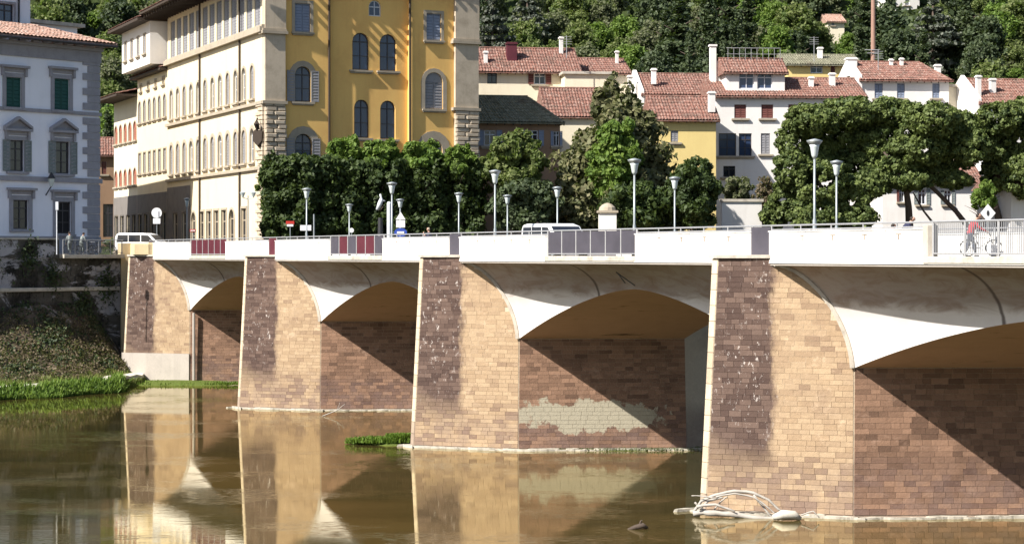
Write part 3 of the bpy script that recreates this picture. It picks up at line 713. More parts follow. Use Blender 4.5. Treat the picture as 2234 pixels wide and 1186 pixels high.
def wall(mb, f, t0, t1, z0, z1, ops, depth=.3, out=0.0):
    ts = sorted({t0, t1, *[o['t0'] for o in ops], *[o['t1'] for o in ops]}); ts = [t for t in ts if t0-1e-6 <= t <= t1+1e-6]
    zs = sorted({z0, z1, *[o['z0'] for o in ops], *[o['z1'] for o in ops]}); zs = [z for z in zs if z0-1e-6 <= z <= z1+1e-6]
    for i in range(len(ts)-1):
        for j in range(len(zs)-1):
            tm, zm = (ts[i]+ts[i+1])/2, (zs[j]+zs[j+1])/2
            if any(o['t0'] < tm < o['t1'] and o['z0'] < zm < o['z1'] for o in ops): continue
            mb.add([f.P(ts[i], zs[j], out), f.P(ts[i+1], zs[j], out), f.P(ts[i+1], zs[j+1], out), f.P(ts[i], zs[j+1], out)], [(0, 1, 2, 3)])
    for o in ops:
        a = o.get('arch', 0); lp = outline(o['t0'], o['t1'], o['z0'], o['z1'], a)
        n = len(lp)
        mb.add([f.P(t, z, out) for t, z in lp]+[f.P(t, z, out-depth) for t, z in lp], [(i, n+i, n+(i+1) % n, (i+1) % n) for i in range(n)])
        if a:
            arc = lp[2:]; m = (len(arc)-1)//2
            for side, cr in ((arc[:m+1], (o['t1'], o['z1'])), (arc[m:], (o['t0'], o['z1']))):
                for i in range(len(side)-1):
                    mb.add([f.P(*cr, out), f.P(*side[i+1], out), f.P(*side[i], out)], [(2, 1, 0)][::1])
    return mb
def window(f, parent, o, style='glazed', frame='frame_white', glass='glass', shut='shut_blue', surround=None, sill=True, sw=.28, out=0.0, sur_mat='trim_stone', name='window', head=None):
    t0, t1, z0, z1, a = o['t0'], o['t1'], o['z0'], o['z1'], o.get('arch', 0); c = (t0+t1)/2; w = t1-t0; h = z1-z0
    fw = min(.11, w*.12); mb = MB()
    if style == 'closed': fw = .05
    ringm(mb, f, outline(t0, t1, z0, z1, a), outline(t0+fw, t1-fw, z0+fw, z1-fw, a), out-.24, out-.16)
    if style == 'glazed' or style == 'open':
        f.box(mb, c-.045, c+.045, z0+fw, z1-fw, out-.235, out-.15)
        zt = z1-(w/2 if a else h*.28); f.box(mb, t0+fw, t1-fw, zt-.05, zt+.05, out-.235, out-.145)
        if h > 2.2: f.box(mb, t0+fw, t1-fw, (z0+zt)/2-.03, (z0+zt)/2+.03, out-.235, out-.155)
    win = mb.build(name, M[frame], parent)
    lp = outline(t0+.02, t1-.02, z0+.02, z1-.02, a)
    MB().add([f.P(t, z, out-.21 if style != 'closed' else out-.26) for t, z in lp], [tuple(range(len(lp)))]).build('pane', M[glass], win)
    def leafp(a0, a1, zz0, zz1, o0, o1, arched):
        mb = MB()
        f.box(mb, a0, a0+.07, zz0, zz1, o0, o1); f.box(mb, a1-.07, a1, zz0, zz1, o0, o1); f.box(mb, a0+.07, a1-.07, zz0, zz0+.1, o0, o1); f.box(mb, a0+.07, a1-.07, zz1-.1, zz1, o0, o1)
        n = max(4, int((zz1-zz0)/.30))
        for i in range(n):
            q = zz0+.12+(zz1-zz0-.24)*i/n; s_ = (zz1-zz0-.24)/n
            mb.hexa([f.P(a0+.07, q, o1-.005), f.P(a1-.07, q, o1-.005), f.P(a1-.07, q, o1-.03), f.P(a0+.07, q, o1-.03), f.P(a0+.07, q+s_*.96, o1-.045), f.P(a1-.07, q+s_*.96, o1-.045), f.P(a1-.07, q+s_*.96, o0), f.P(a0+.07, q+s_*.96, o0)])
        mb.build('shutter', M[shut], win)
    if style == 'closed':
        zz = z1-(w/2*a if a else 0)
        leafp(t0+.04, c-.02, z0+.04, zz-.03, out-.15, out-.08, a); leafp(c+.02, t1-.04, z0+.04, zz-.03, out-.15, out-.08, a)
        if a:
            lp = outline(t0+.05, t1-.05, zz, z1-.05, a); lp = [(t, max(z, zz)) for t, z in lp]
            MB().prism([f.P(t, z, out-.15) for t, z in lp[::-1]], [f.P(t, z, out-.09) for t, z in lp[::-1]]).build('shutter', M[shut], win)
    if style == 'open':
        lw = w/2*.92; zz = z1-(w*.25 if a else 0)
        leafp(t0-lw-.06, t0-.05, z0, zz, out+.04, out+.10, a); leafp(t1+.05, t1+lw+.06, z0, zz, out+.04, out+.10, a)
    if surround:
        mb = MB(); s = surround
        A = outline(t0-s, t1+s, z0-.02, z1+s, a); B = outline(t0, t1, z0-.02, z1, a)
        ringm(mb, f, A, B, out-.02, out+.07); mb.build('surround', M[sur_mat], win)
    if sill:
        mb = MB(); f.box(mb, t0-.35, t1+.35, z0-.22, z0-.03, out-.1, out+.26)
        if head is None: f.box(mb, t0-.25, t1+.25, z0-.36, z0-.22, out-.05, out+.14)
        mb.build('sill', M[sur_mat], win)
    if head in ('cornice', 'pediment'):
        mb = MB(); zz = z1+(surround or .3); f.box(mb, t0-.30, t1+.30, zz+.10, zz+.42, out, out+.10); f.box(mb, t0-.62, t1+.62, zz+.42, zz+.62, out, out+.42)
        f.box(mb, t0-.50, t0-.28, zz-.25, zz+.42, out, out+.24); f.box(mb, t1+.28, t1+.50, zz-.25, zz+.42, out, out+.24)
        if head == 'pediment':
            a_, b_ = t0-.62, t1+.62; zt = zz+.62
            for (q0, q1) in ((a_, c), (b_, c)):
                mb.hexa([f.P(q0, zt, out+.42), f.P(q1, zt+.78, out+.42), f.P(q1, zt+.78, out), f.P(q0, zt, out), f.P(q0, zt+.2, out+.42), f.P(q1, zt+1.0, out+.42), f.P(q1, zt+1.0, out), f.P(q0, zt+.2, out)])
            mb.prism([f.P(a_+.2, zt, out+.1), f.P(b_-.2, zt, out+.1), f.P(c, zt+.8, out+.1)], [f.P(a_+.2, zt, out), f.P(b_-.2, zt, out), f.P(c, zt+.8, out)])
        mb.build('window_head', M[sur_mat], win)
    return win
def tiles(parent, e0, e1, r1, r0, mat='tile', pitch=.34, name='roof_tiles'):
    """rows of pan tiles on the sloping quad eave-left, eave-right, ridge-right, ridge-left"""
    e0, e1, r0, r1 = map(Vector, (e0, e1, r0, r1)); nrm = (e1-e0).cross(r0-e0).normalized()
    if nrm.z < 0: nrm = -nrm
    nc = max(3, int((e1-e0).length/pitch)); nr = max(3, int(((r0-e0).length)/.75)); prof = [0, .07, .10, .07]
    mb = MB(); cols = nc*4; rr = random.Random(nc*31+nr)
    jit = [rr.uniform(-.02, .02) for _ in range(cols+1)]
    for j in range(nr):
        for edge, lift in ((0, .05), (1, .0)):
            v = (j+edge)/nr
            for i in range(cols+1):
                u = i/cols; p = e0.lerp(e1, u).lerp(r0.lerp(r1, u), v); mb.v.append(tuple(p+nrm*(prof[i % 4]+lift+jit[i]*(1+j % 2)+.02)))
    w = cols+1
    for j in range(nr):
        for i in range(cols):
            a = (2*j)*w+i; mb.f.append((a, a+1, a+w+1, a+w))
            if j < nr-1: b = (2*j+1)*w+i; mb.f.append((b, b+1, b+w+1, b+w))
    return mb.build(name, M[mat], parent, kind='stuff')
def gable_parapet(parent, f, t, z, depth, rise, up_=.55, w=.45, mat='white_wall'):
    mb = MB(); h = depth/2; prof = [(.25, z-1.5), (-depth, z-1.5), (-depth, z+up_), (-h, z+rise+up_), (.25, z+up_*.6)]
    mb.prism([f.P(t-w, zz, o) for o, zz in prof], [f.P(t, zz, o) for o, zz in prof]); return mb.build('gable_parapet', M[mat], parent)
def gable_roof(parent, f, t0, t1, z, depth, rise, over=.6, mat='tile', hipl=0, hipr=0, back=True, oside=.4):
    """pitched roof, ridge parallel to the facade"""
    s0, s1 = t0-oside, t1+oside; h = depth/2; dz = rise*over/h
    mb = MB(); o = .12
    F0, F1 = f.P(s0, z-dz, over), f.P(s1, z-dz, over); R0, R1 = f.P(s0+hipl, z+rise, -h), f.P(s1-hipr, z+rise, -h); B0, B1 = f.P(s0, z-dz, -depth-over), f.P(s1, z-dz, -depth-over)
    up = lambda p, q: (p[0], p[1], p[2]+q)
    mb.v = [F0, F1, R1, R0, B0, B1]+[up(p, -o) for p in (F0, F1, R1, R0, B0, B1)]
    mb.f = [(0, 1, 2, 3), (3, 2, 5, 4), (0, 3, 4), (1, 5, 2), (9, 8, 7, 6), (10, 11, 8, 9), (0, 6, 7, 1), (4, 5, 11, 10), (0, 4, 10, 6), (1, 7, 11, 5)]
    roof = mb.build('roof', M[mat], parent)
    tiles(roof, up(F0, .01), up(F1, .01), up(R1, .01), up(R0, .01), mat)
    if hipl: tiles(roof, up(B0, .01), up(F0, .01), up(R0, .01), up(R0, .012), mat)
    if hipr: tiles(roof, up(F1, .01), up(B1, .01), up(R1, .01), up(R1, .012), mat)
    mb = MB(); mb.tube([up(R0, .10), up(R1, .10)], .14, 6); mb.build('ridge_tiles', M[mat], roof)
    mb = MB(); n = int((s1-s0)/.9)
    for i in range(n+1):
        q = s0+.1+(s1-s0-.25)*i/max(1, n); mb.hexa([f.P(q, z-dz-.26, over-.08), f.P(q+.12, z-dz-.26, over-.08), f.P(q+.12, z-.12, -.02), f.P(q, z-.12, -.02), f.P(q, z-dz-.13, over-.08), f.P(q+.12, z-dz-.13, over-.08), f.P(q+.12, z+.0, -.02), f.P(q, z+.0, -.02)])
    mb.build('rafter_ends', M['wood_dark'], roof, kind='stuff')
    return roof
def house(label, x0, x1, Z, ang, yb, yeave, depth, rise, wmat, wins=(), rmat='tile', over=.6, hipl=0, hipr=0, z_base=None, sur=None, chim=(), name='house', flat=False, lpar=False, cat='house', group=None, sur_mat='trim_stone', oside=.4, sidewins=0):
    a = math.radians(ang); f = Fac(PX(x0, Z), Z, math.cos(a), math.sin(a)); t1 = f.t(x1); ze = f.z((x0+x1)/2, yeave); zb = z_base if z_base is not None else 10.0
    h = thing(name, label, cat, f.P(t1/2, zb, -depth/2), 0, group)
    ops = [f.op(*w[:4], arch=w[5] if len(w) > 5 else 0) for w in wins]
    mb = MB(); wall(mb, f, 0, t1, zb, ze, ops)
    top = ze+rise
    g0 = [f.P(0, zb, -depth), f.P(0, zb), f.P(0, ze), f.P(0, ze, -depth)]; g1 = [f.P(t1, zb), f.P(t1, zb, -depth), f.P(t1, ze, -depth), f.P(t1, ze)]
    mb.add(g0, [(0, 1, 2, 3)]); mb.add(g1, [(0, 1, 2, 3)]); mb.add([f.P(t1, zb, -depth), f.P(0, zb, -depth), f.P(0, ze, -depth), f.P(t1, ze, -depth)], [(0, 1, 2, 3)])
    if not flat:
        if not hipl: mb.add([f.P(0, ze), f.P(0, top, -depth/2), f.P(0, ze, -depth)], [(2, 1, 0)][::-1])
        if not hipr: mb.add([f.P(t1, ze), f.P(t1, top, -depth/2), f.P(t1, ze, -depth)], [(0, 1, 2)])
    mb.build('wall', M[wmat], h)
    if flat:
        mb = MB(); f.box(mb, -.3, t1+.3, ze, ze+.3, -depth-.3, .3); mb.build('roof', M['ledge'], h)
    else: gable_roof(h, f, 0, t1, ze+.02, depth, rise, over, rmat, hipl, hipr, oside=oside)
    if lpar: gable_parapet(h, f, -.02, ze, depth, rise)
    for w, o in zip(wins, ops):
        kw = dict(w[4]) if isinstance(w[4], dict) else dict(style=w[4])
        window(f, h, o, surround=sur, sur_mat=sur_mat, **kw)
    for (cx, y0, y1, w, dback, cm) in chim:           # chimneys
        tc = f.t(cx); zt = f.z(cx, y0)*(1)+(f.z(cx, y0)-10)*dback/200; zb2 = f.z(cx, y1)-.6; cw = w/F*Z/2
        mb = MB(); f.box(mb, tc-cw, tc+cw, zb2, zt-.25, -dback-cw, -dback+cw); f.box(mb, tc-cw-.1, tc+cw+.1, zt-.25, zt-.1, -dback-cw-.1, -dback+cw+.1); f.box(mb, tc-cw, tc+cw, zt-.1, zt, -dback-cw, -dback+cw)
        mb.build('chimney', M[cm], h)
    return h, f
# ================================================================ the yellow corner palace
PC = (-24.0, 195.0); E = (-39.4, 230.7)
FY = Fac(PC[0], PC[1], .891, .454); FLn = math.hypot(E[0]-PC[0], E[1]-PC[1]); FW = Fac(E[0], E[1], PC[0]-E[0], PC[1]-E[1])
pal = thing('palace', 'tall yellow corner palace with long cream side front, arched windows and wide dark eaves', 'building', (-20, 212, 10))
TE = FY.t(1041); ZE = 37.3
def W(tc): return FLn-tc                              # distance from the corner along the side front
yo = []; ys = []
def yw(x0, y0, x1, y1, arch=0, rec=0.0, **k):
    o = FY.op(x0, y0, x1, y1, arch=arch); yo.append((o, rec)); ys.append((o, rec, k))
BL = dict(style='open', frame='frame_dark', glass='blue_glass', shut='shut_pale')
yw(643, 8, 677, 70, 0, 0, style='closed', shut='shut_blue', surround=.3)
yw(643, 145, 678, 222, 1, 0, surround=.55, **BL)
yw(643, 292, 680, 345, 1, 0, surround=.75, **BL)
yw(808, 0, 835, 35, 1, -.4, style='glazed', frame='frame_white', glass='blue_glass', surround=None, sill=False)
yw(772, 71, 808, 152, 1, -.4, style='glazed', frame='frame_dark', glass='blue_glass', surround=None)
yw(832, 74, 868, 154, 1, -.4, style='glazed', frame='frame_dark', glass='blue_glass', surround=None)
yw(776, 217, 808, 300, 1, -.4, style='glazed', frame='frame_dark', glass='blue_glass', surround=None)
yw(833, 219, 866, 303, 1, -.4, style='glazed', frame='frame_dark', glass='blue_glass', surround=None)
yw(930, 30, 962, 88, 0, 0, style='closed', shut='shut_blue', surround=.3)
yw(927, 158, 966, 238, 1, 0, style='closed', shut='shut_pale', surround=.42)
yw(926, 304, 965, 350, 1, 0, style='closed', shut='shut_pale', surround=.85)
ta, tb, tc_, td = FY.t(620), FY.t(717), FY.t(893), FY.t(990)
mb = MB()
wall(mb, FY, ta, tb, 10, ZE, [o for o, r_ in yo if o['t0'] < tb])
wall(mb, FY, tb, tc_, 10, ZE, [o for o, r_ in yo if tb < o['t0'] < tc_], out=-.4)
wall(mb, FY, tc_, td, 10, ZE, [o for o, r_ in yo if o['t0'] > tc_])
mb.add([FY.P(tb, 10, 0), FY.P(tb, 10, -.4), FY.P(tb, ZE, -.4), FY.P(tb, ZE, 0)], [(0, 1, 2, 3)]); mb.add([FY.P(tc_, 10, -.4), FY.P(tc_, 10, 0), FY.P(tc_, ZE, 0), FY.P(tc_, ZE, -.4)], [(0, 1, 2, 3)])
mb.build('front_wall', M['yellow_wall'], pal)
for o, r_, k in ys: window(FY, pal, o, out=r_, **k)
# stone piers at both ends of the front
Rb = FY.P(TE, 10)
for (a, b, nm) in ((0, ta, 'left'), (td, TE, 'right')):
    z1 = FY.z(600, 75) if nm == 'left' else FY.z(1015, 97); z2 = 24.85
    mb = MB(); FY.box(mb, a+.02, b, z2, z1, -.5, .36); FY.box(mb, a-.0, b+.05, z1+.5, ZE, -.5, .42); FY.box(mb, a+.02, b, 10, z2-.3, -.5, .25); mb.build('corner_pier', M['corner_stone'], pal)
    mb = MB(); FY.box(mb, a-.35, b+.2, z1, z1+.28, -.5, .62); FY.box(mb, a-.25, b+.1, z1+.28, z1+.5, -.5, .50); mb.build('cornice', M['trim_stone'], pal)
    mb = MB(); FY.box(mb, a-.3, b+.18, z2-.3, z2, -.5, .55); mb.build('cornice', M['trim_stone'], pal)
    r = random.Random(5); z = 11.2 if nm == 'right' else 11.0; row = 0
    rock = MB().box(-.5, .5, -.5, .5, -.5, .5)
    while z < z2-.45:
        t = a+.02; n = 0; cuts = [0, .42, 1] if row % 2 else [0, .6, 1]
        for i in range(2):
            p0 = a+(b-a)*cuts[i]+.03; p1 = a+(b-a)*cuts[i+1]-.03+(0 if i == 0 else r.uniform(0, .18)); c3 = FY.P((p0+p1)/2, z+.19, .33+r.uniform(-.03, .05)); base = pal.location
            if nm == 'left' or z > 18: 
                ob = bpy.data.objects.new('rustic_stone', rustic) if 'rustic' in globals() else None
                if ob is None:
                    rustic = bpy.data.meshes.new('rustic_stone'); bv = .10
                    rv = []
                    for (yy, e) in ((.5, .5), (-.25, .5), (-.5, .38)):
                        rv += [(-e, yy, -e), (e, yy, -e), (e, yy, e), (-e, yy, e)]
                    rf = [(0, 1, 2, 3), (11, 10, 9, 8)]
                    for q in (0, 4):
                        for i_ in range(4): j_ = (i_+1) % 4; rf.append((q+j_, q+i_, q+4+i_, q+4+j_))
                    rustic.from_pydata(rv, [], rf); rustic.materials.append(M['rustic'] if 'rustic' in M else M['corner_stone']); ob = bpy.data.objects.new('rustic_stone', rustic)
                C.objects.link(ob); ob.parent = pal; ob.location = (c3[0]-base[0], c3[1]-base[1], c3[2]-base[2]); ob.scale = (p1-p0, .32, .37); ob.rotation_euler = (0, 0, math.atan2(FY.d[1], FY.d[0]))
        if nm == 'left' and z > 11:                   # the same quoins seen on the side front
            for i in range(1):
                p1 = W(0)+.1; p0 = W(2.3 if row % 2 else 1.5); c3 = FW.P((p0+p1)/2, z+.19, .10)
                ob = bpy.data.objects.new('rustic_stone', rustic); C.objects.link(ob); ob.parent = pal; ob.location = (c3[0]-base[0], c3[1]-base[1], c3[2]-base[2]); ob.scale = (p1-p0, .32, .37); ob.rotation_euler = (0, 0, math.atan2(FW.d[1], FW.d[0]))
        z += .43; row += 1
# downpipes
for px in (717, 893):
    t = FY.t(px); mb = MB(); mb.tube([FY.P(t, 10.2, .16), FY.P(t, ZE-.4, .16)], .11, 8); mb.build('downpipe', M['wood_dark'], pal)
# side front
so = []
c1, c2, c3z = 31.5, 24.85, 18.4
ops = []
for i in range(12):
    tcw = W(4.0+3.0*i); ops.append((dict(t0=tcw-.62, t1=tcw+.62, z0=25.35, z1=28.6, arch=1), 'a'))
for i in range(12):
    tcw = W(4.0+3.0*i); ops.append((dict(t0=tcw-.68, t1=tcw+.68, z0=19.1, z1=22.4, arch=1), 'b'))
for i in range(13):
    tcw = W(2.2+2.85*i); ops.append((dict(t0=tcw-1.05, t1=tcw+1.05, z0=32.1, z1=36.4, arch=0), 'c'))
for i, tcg in enumerate((7.0, 11.5, 14.5, 17.5, 20.5, 23.5, 27.0, 31.0, 35.0)):
    tcw = W(tcg); ops.append((dict(t0=tcw-.95, t1=tcw+.95, z0=10.4, z1=14.6, arch=1 if i in (1, 6) else 0), 'd'))
mb = MB(); wall(mb, FW, 0, FLn, 10, ZE, [o for o, k in ops]); mb.build('side_wall', M['cream_wall'], pal)
for j, (o, k) in enumerate(ops):
    if k == 'a': window(FW, pal, o, style='glazed' if j % 3 else 'closed', frame='frame_white', shut='shut_pale', surround=.24)
    if k == 'b': window(FW, pal, o, style='closed' if j % 4 else 'glazed', frame='frame_white', shut='shut_pale', surround=.36)
    if k == 'c': window(FW, pal, o, style='closed', shut='loggia' if 'loggia' in M else 'shut_pale', sill=False, name='loggia_screen')
    if k == 'd': window(FW, pal, o, style='glazed', frame='trim_stone', glass='door_dark', surround=.22, sill=False)
mb = MB()
for z, h, p in ((c1, .5, .5), (c2-.3, .3, .32), (c3z-.15, .28, .3), (c1+.5, .2, .3)): FW.box(mb, .0, FLn+.3, z, z+h, -.1, p)
mb.build('string_course', M['trim_stone'], pal)
for q in (8.2, 24.0): mb = MB(); mb.tube([FW.P(W(q), 10.2, .14), FW.P(W(q), ZE-.4, .14)], .10, 8); mb.build('downpipe', M['wood_dark'], pal)
mb = MB(); wall(mb, FW, .05, 10.5, 10, 17.6, [o for o, k in ops if k == 'd' and o['t1'] < 10.5], depth=.1, out=.07); mb.build('ground_shade_facing', M['shade_facing'], pal)  # dark facing added to deepen the shade at street level
# back walls, eaves and roof
BK = (E[0]+20, E[1]+10)
mb = MB(); mb.add([Rb, (BK[0], BK[1], 10), (BK[0], BK[1], ZE), (Rb[0], Rb[1], ZE)], [(0, 1, 2, 3)]); mb.add([(BK[0], BK[1], 10), (E[0], E[1], 10), (E[0], E[1], ZE), (BK[0], BK[1], ZE)], [(0, 1, 2, 3)]); mb.build('back_wall', M['cream_wall'], pal)
e0 = Vector(FW.P(-.8, ZE, 3.1)); e1 = Vector((PC[0]-3.1, PC[1]-1.5, ZE)); e2 = Vector(FY.P(TE+1.2, ZE, .85)); e3 = Vector((BK[0]+1.5, BK[1]+2, ZE)); ap0 = Vector((-22.5, 209, ZE+4.2)); ap1 = Vector((-26.5, 226, ZE+4.2))
mb = MB(); lo = [e0, e1, e2, e3]; mb.v = [tuple(p) for p in lo]+[(p.x, p.y, p.z+.22) for p in lo]+[tuple(ap0), tuple(ap1)]
mb.f = [(3, 2, 1, 0), (0, 1, 5, 4), (1, 2, 6, 5), (2, 3, 7, 6), (3, 0, 4, 7), (4, 5, 8, 9), (5, 6, 8), (6, 7, 9, 8), (7, 4, 9)]
rf = mb.build('roof', M['wood_dark'], pal)
up = lambda p: (p[0], p[1], p[2]+.24)
tiles(rf, up(e0), up(e1), tuple(ap0), tuple(ap1)); tiles(rf, up(e1), up(e2), tuple(ap0+Vector((0, 0, .02))), tuple(ap0))
mb = MB()
for i in range(34): q = .3+i*(FLn+.9)/33; FW.box(mb, q-.1, q+.1, ZE-.4, ZE-.005, .0, 2.8)
for i in range(22): q = .2+i*(TE+.3)/21; FY.box(mb, q-.1, q+.1, ZE-.4, ZE-.005, .0, .8)
mb.build('eave_brackets', M['wood_dark'], rf, kind='stuff')
# carved shield on the corner
mb = MB(); cs = FW.P(W(.2), 21.4, .55); sh_ = [(0, -1.1), (.55, -.5), (.62, .5), (.3, .75), (0, .6), (-.3, .75), (-.62, .5), (-.55, -.5)]
vd = Vector((FW.n[0]+FY.n[0], FW.n[1]+FY.n[1], 0)).normalized(); ud = Vector((-vd.y, vd.x, 0)); cs = Vector(cs)
mb.prism([tuple(cs+ud*a-vd*.25+Vector((0, 0, b))) for a, b in sh_][::-1], [tuple(cs+ud*a*.85+vd*.1+Vector((0, 0, b*.85))) for a, b in sh_][::-1])
mb.tube([cs+Vector((0, 0, .7)), cs+vd*.3+Vector((0, 0, 1.2)), cs+vd*.1+Vector((0, 0, 1.75))], [.2, .28, .1], 7)
mb.build('coat_of_arms', M['wood_dark'], pal)
# ================================================================ the two buildings continuing the side front
def flank(label, f, t0, t1, ze, cols, rows, wmat, shut, over, parent_extra=None):
    h = thing('palace', label, 'building', f.P((t0+t1)/2, 10, -6)); ops = []
    for (zb, zt, arch, n, wd, sty, sm) in rows:
        for i in range(n):
            c = t0+(t1-t0)*(i+.5)/n; ops.append((dict(t0=c-wd/2, t1=c+wd/2, z0=zb, z1=zt, arch=arch), sty, sm))
    mb = MB(); wall(mb, f, t0, t1, 10, ze, [o for o, _, _ in ops])
    for t in (t0, t1): mb.add([f.P(t, 10), f.P(t, 10, -14), f.P(t, ze, -14), f.P(t, ze)], [(0, 1, 2, 3)])
    mb.build('wall', M[wmat], h)
    mb = MB(); wall(mb, f, t0+.02, t1-.02, 10, 17.2, [o for o, _, _ in ops if o['z1'] < 17], depth=.1, out=.07); mb.build('ground_shade_facing', M['shade_facing'], h)  # added facing, its dark tone stands for the street shade
    for o, sty, sm in ops: window(f, h, o, style=sty, shut=sm, surround=.18, frame='frame_dark' if sty == 'glazed' else 'frame_white')
    mb = MB(); f.box(mb, t0-.5, t1+.02, ze, ze+.25, -14, over); h2 = mb.build('roof', M['wood_dark'], h)
    tiles(h2, f.P(t0-.5, ze+.26, over), f.P(t1, ze+.26, over), f.P(t1, ze+2.2, -6), f.P(t0-.5, ze+2.2, -6))
    return h
TB2, TB3 = -15.2, -28.5
zf = lambda px, py: FW.z(px, py)
b2 = flank('narrow cream building beyond the palace side front, with an overhanging top storey', FW, TB2, -.02, zf(330, 165), 0,
     [(zf(330, 262), zf(330, 215), 1, 6, 1.3, 'closed', 'shut_pale'), (zf(330, 375), zf(330, 330), 0, 6, 1.3, 'closed', 'shut_pale'), (zf(330, 192), zf(330, 178), 0, 4, .8, 'glazed', 'shut_pale'), (10.4, 14.8, 0, 5, 2.0, 'glazed', 'shut_pale')], 'cream_wall', 'shut_pale', .9)
# the overhanging top storey
mb = MB(); zt0, zt1 = zf(330, 152), zf(330, 62); o4 = [dict(t0=TB2+1.6+i*3.3, t1=TB2+2.7+i*3.3, z0=zt0+1.4, z1=zt0+3.6, arch=0) for i in range(4)]
wall(mb, FW, TB2, -.6, zt0, zt1, o4, out=1.9)
mb.add([FW.P(TB2, zt0, -3), FW.P(TB2, zt0, 1.9), FW.P(TB2, zt1, 1.9), FW.P(TB2, zt1, -3)], [(0, 1, 2, 3)]); mb.add([FW.P(-.6, zt0, 1.9), FW.P(-.6, zt0, -3), FW.P(-.6, zt1, -3), FW.P(-.6, zt1, 1.9)], [(0, 1, 2, 3)])
mb.add([FW.P(TB2, zt0, -3), FW.P(-.6, zt0, -3), FW.P(-.6, zt0, 1.9), FW.P(TB2, zt0, 1.9)], [(0, 1, 2, 3)]); mb.build('top_storey', M['white_wall'], b2)
for o in o4: window(FW, b2, o, style='closed', shut='shut_pale', out=1.9, surround=.15)
mb = MB(); FW.box(mb, TB2-1.2, -.3, zt1, zt1+.3, -4, 3.4); q = mb.build('roof', M['wood_dark'], b2); tiles(q, FW.P(TB2-1.2, zt1+.31, 3.4), FW.P(-.3, zt1+.31, 3.4), FW.P(-.3, zt1+2, -3), FW.P(TB2-1.2, zt1+2, -3))
b3 = flank('far cream building with faded red shutters at the end of the side street', FW, TB3, TB2-.02, zf(275, 218), 0,
     [(zf(275, 310), zf(275, 270), 1, 5, 1.6, 'closed', 'shut_red'), (zf(275, 405), zf(275, 370), 1, 5, 1.6, 'closed', 'shut_red'), (10.4, 14.8, 0, 4, 2.0, 'glazed', 'shut_pale')], 'cream_house', 'shut_red', 2.6)
bh, _ = house('small brown house with tiled roof at the end of the street gap', 203, 262, 266, 12, 520, 335, 8, 2.2, 'brown_house', [(222, 352, 232, 380, dict(style='closed', shut='shut_brown')), (225, 445, 247, 517, dict(style='glazed', frame='frame_dark', sill=False))], sur=None)
# ================================================================ white palace on the left
cx, cy = PX(216, 170), 170.0; FL = Fac(cx-.66*30, cy-.751*30, .66, .751); TL = 30.0
lp = thing('palace', 'white palace with grey quoins, pedimented windows and dark green shutters left of the street', 'building', FL.P(24, 10, -6))
ZEL = FL.z(215, 106); lo_ = []
def lw(x0, y0, x1, y1, **k): lo_.append((FL.op(x0, y0, x1, y1), k))
for dx in (0, -105):
    lw(118+dx, 172+dx*.03, 151+dx, 240+dx*.06, style='closed', shut='shut_green', surround=.34, head='cornice', sur_mat='quoin', frame='frame_dark')
    lw(121+dx*.95, 309+dx*.03, 152+dx*.95, 379+dx*.05, style='open', shut='shut_grey', surround=.30, head='pediment', sur_mat='quoin', frame='frame_dark')
    if dx == 0: lw(123, 440, 155, 510, style='glazed', surround=.36, head='cornice', sur_mat='quoin', frame='frame_dark', glass='door_dark')
    else: lw(28, 436, 62, 500, style='glazed', surround=.36, head='cornice', sur_mat='quoin', frame='frame_dark')
base = list(lo_)
for o, k in base:                                     # two more bays beyond the left edge of the picture
    if o['t0'] < FL.t(100):
        for s_ in (5.2, 10.2): lo_.append((dict(o, t0=o['t0']-s_, t1=o['t1']-s_), k))
mb = MB(); wall(mb, FL, 0, TL, 10, ZEL, [o for o, k in lo_])
mb.add([FL.P(TL, 10), FL.P(TL, 10, -22), FL.P(TL, ZEL, -22), FL.P(TL, ZEL)], [(0, 1, 2, 3)]); mb.add([FL.P(0, 10, -22), FL.P(0, 10), FL.P(0, ZEL), FL.P(0, ZEL, -22)], [(0, 1, 2, 3)]); mb.add([FL.P(TL, 10, -22), FL.P(0, 10, -22), FL.P(0, ZEL, -22), FL.P(TL, ZEL, -22)], [(0, 1, 2, 3)])
mb.build('wall', M['lilac_wall'], lp)
for o, k in lo_: window(FL, lp, o, **k)
zs1, zs2 = FL.z(187, 247), FL.z(215, 394)
mb = MB(); FL.box(mb, 0, TL+.15, zs1-.2, zs1+.1, 0, .16); FL.box(mb, 0, TL+.2, zs2-.25, zs2+.15, 0, .22); FL.box(mb, 0, TL+.15, ZEL-1.25, ZEL-.05, 0, .14); FL.box(mb, 0, TL+.2, ZEL-.3, ZEL-.02, .0, .35); FL.box(mb, 0, TL+.1, 10.1, 11.5, 0, .12)
mb.build('string_course', M['quoin'], lp)
z = 11.55; i = 0
qm = um.copy(); qm.name = 'quoin_stone'; qm.materials.append(M['quoin'])
while z < ZEL-1.3:
    l = 1.75 if i % 2 else 1.25; h = .62
    if not (zs1-.5 < z < zs1+.0) and not (zs2-.6 < z < zs2+.0):
        p = FL.P(TL+.05-l/2, z+h/2, .04); ob = bpy.data.objects.new('quoin', qm); C.objects.link(ob); ob.parent = lp
        b_ = lp.location; ob.location = (p[0]-b_[0], p[1]-b_[1], p[2]-b_[2]); ob.scale = (l, .12, h-.05); ob.rotation_euler = (0, 0, math.atan2(FL.d[1], FL.d[0]))
    z += h; i += 1
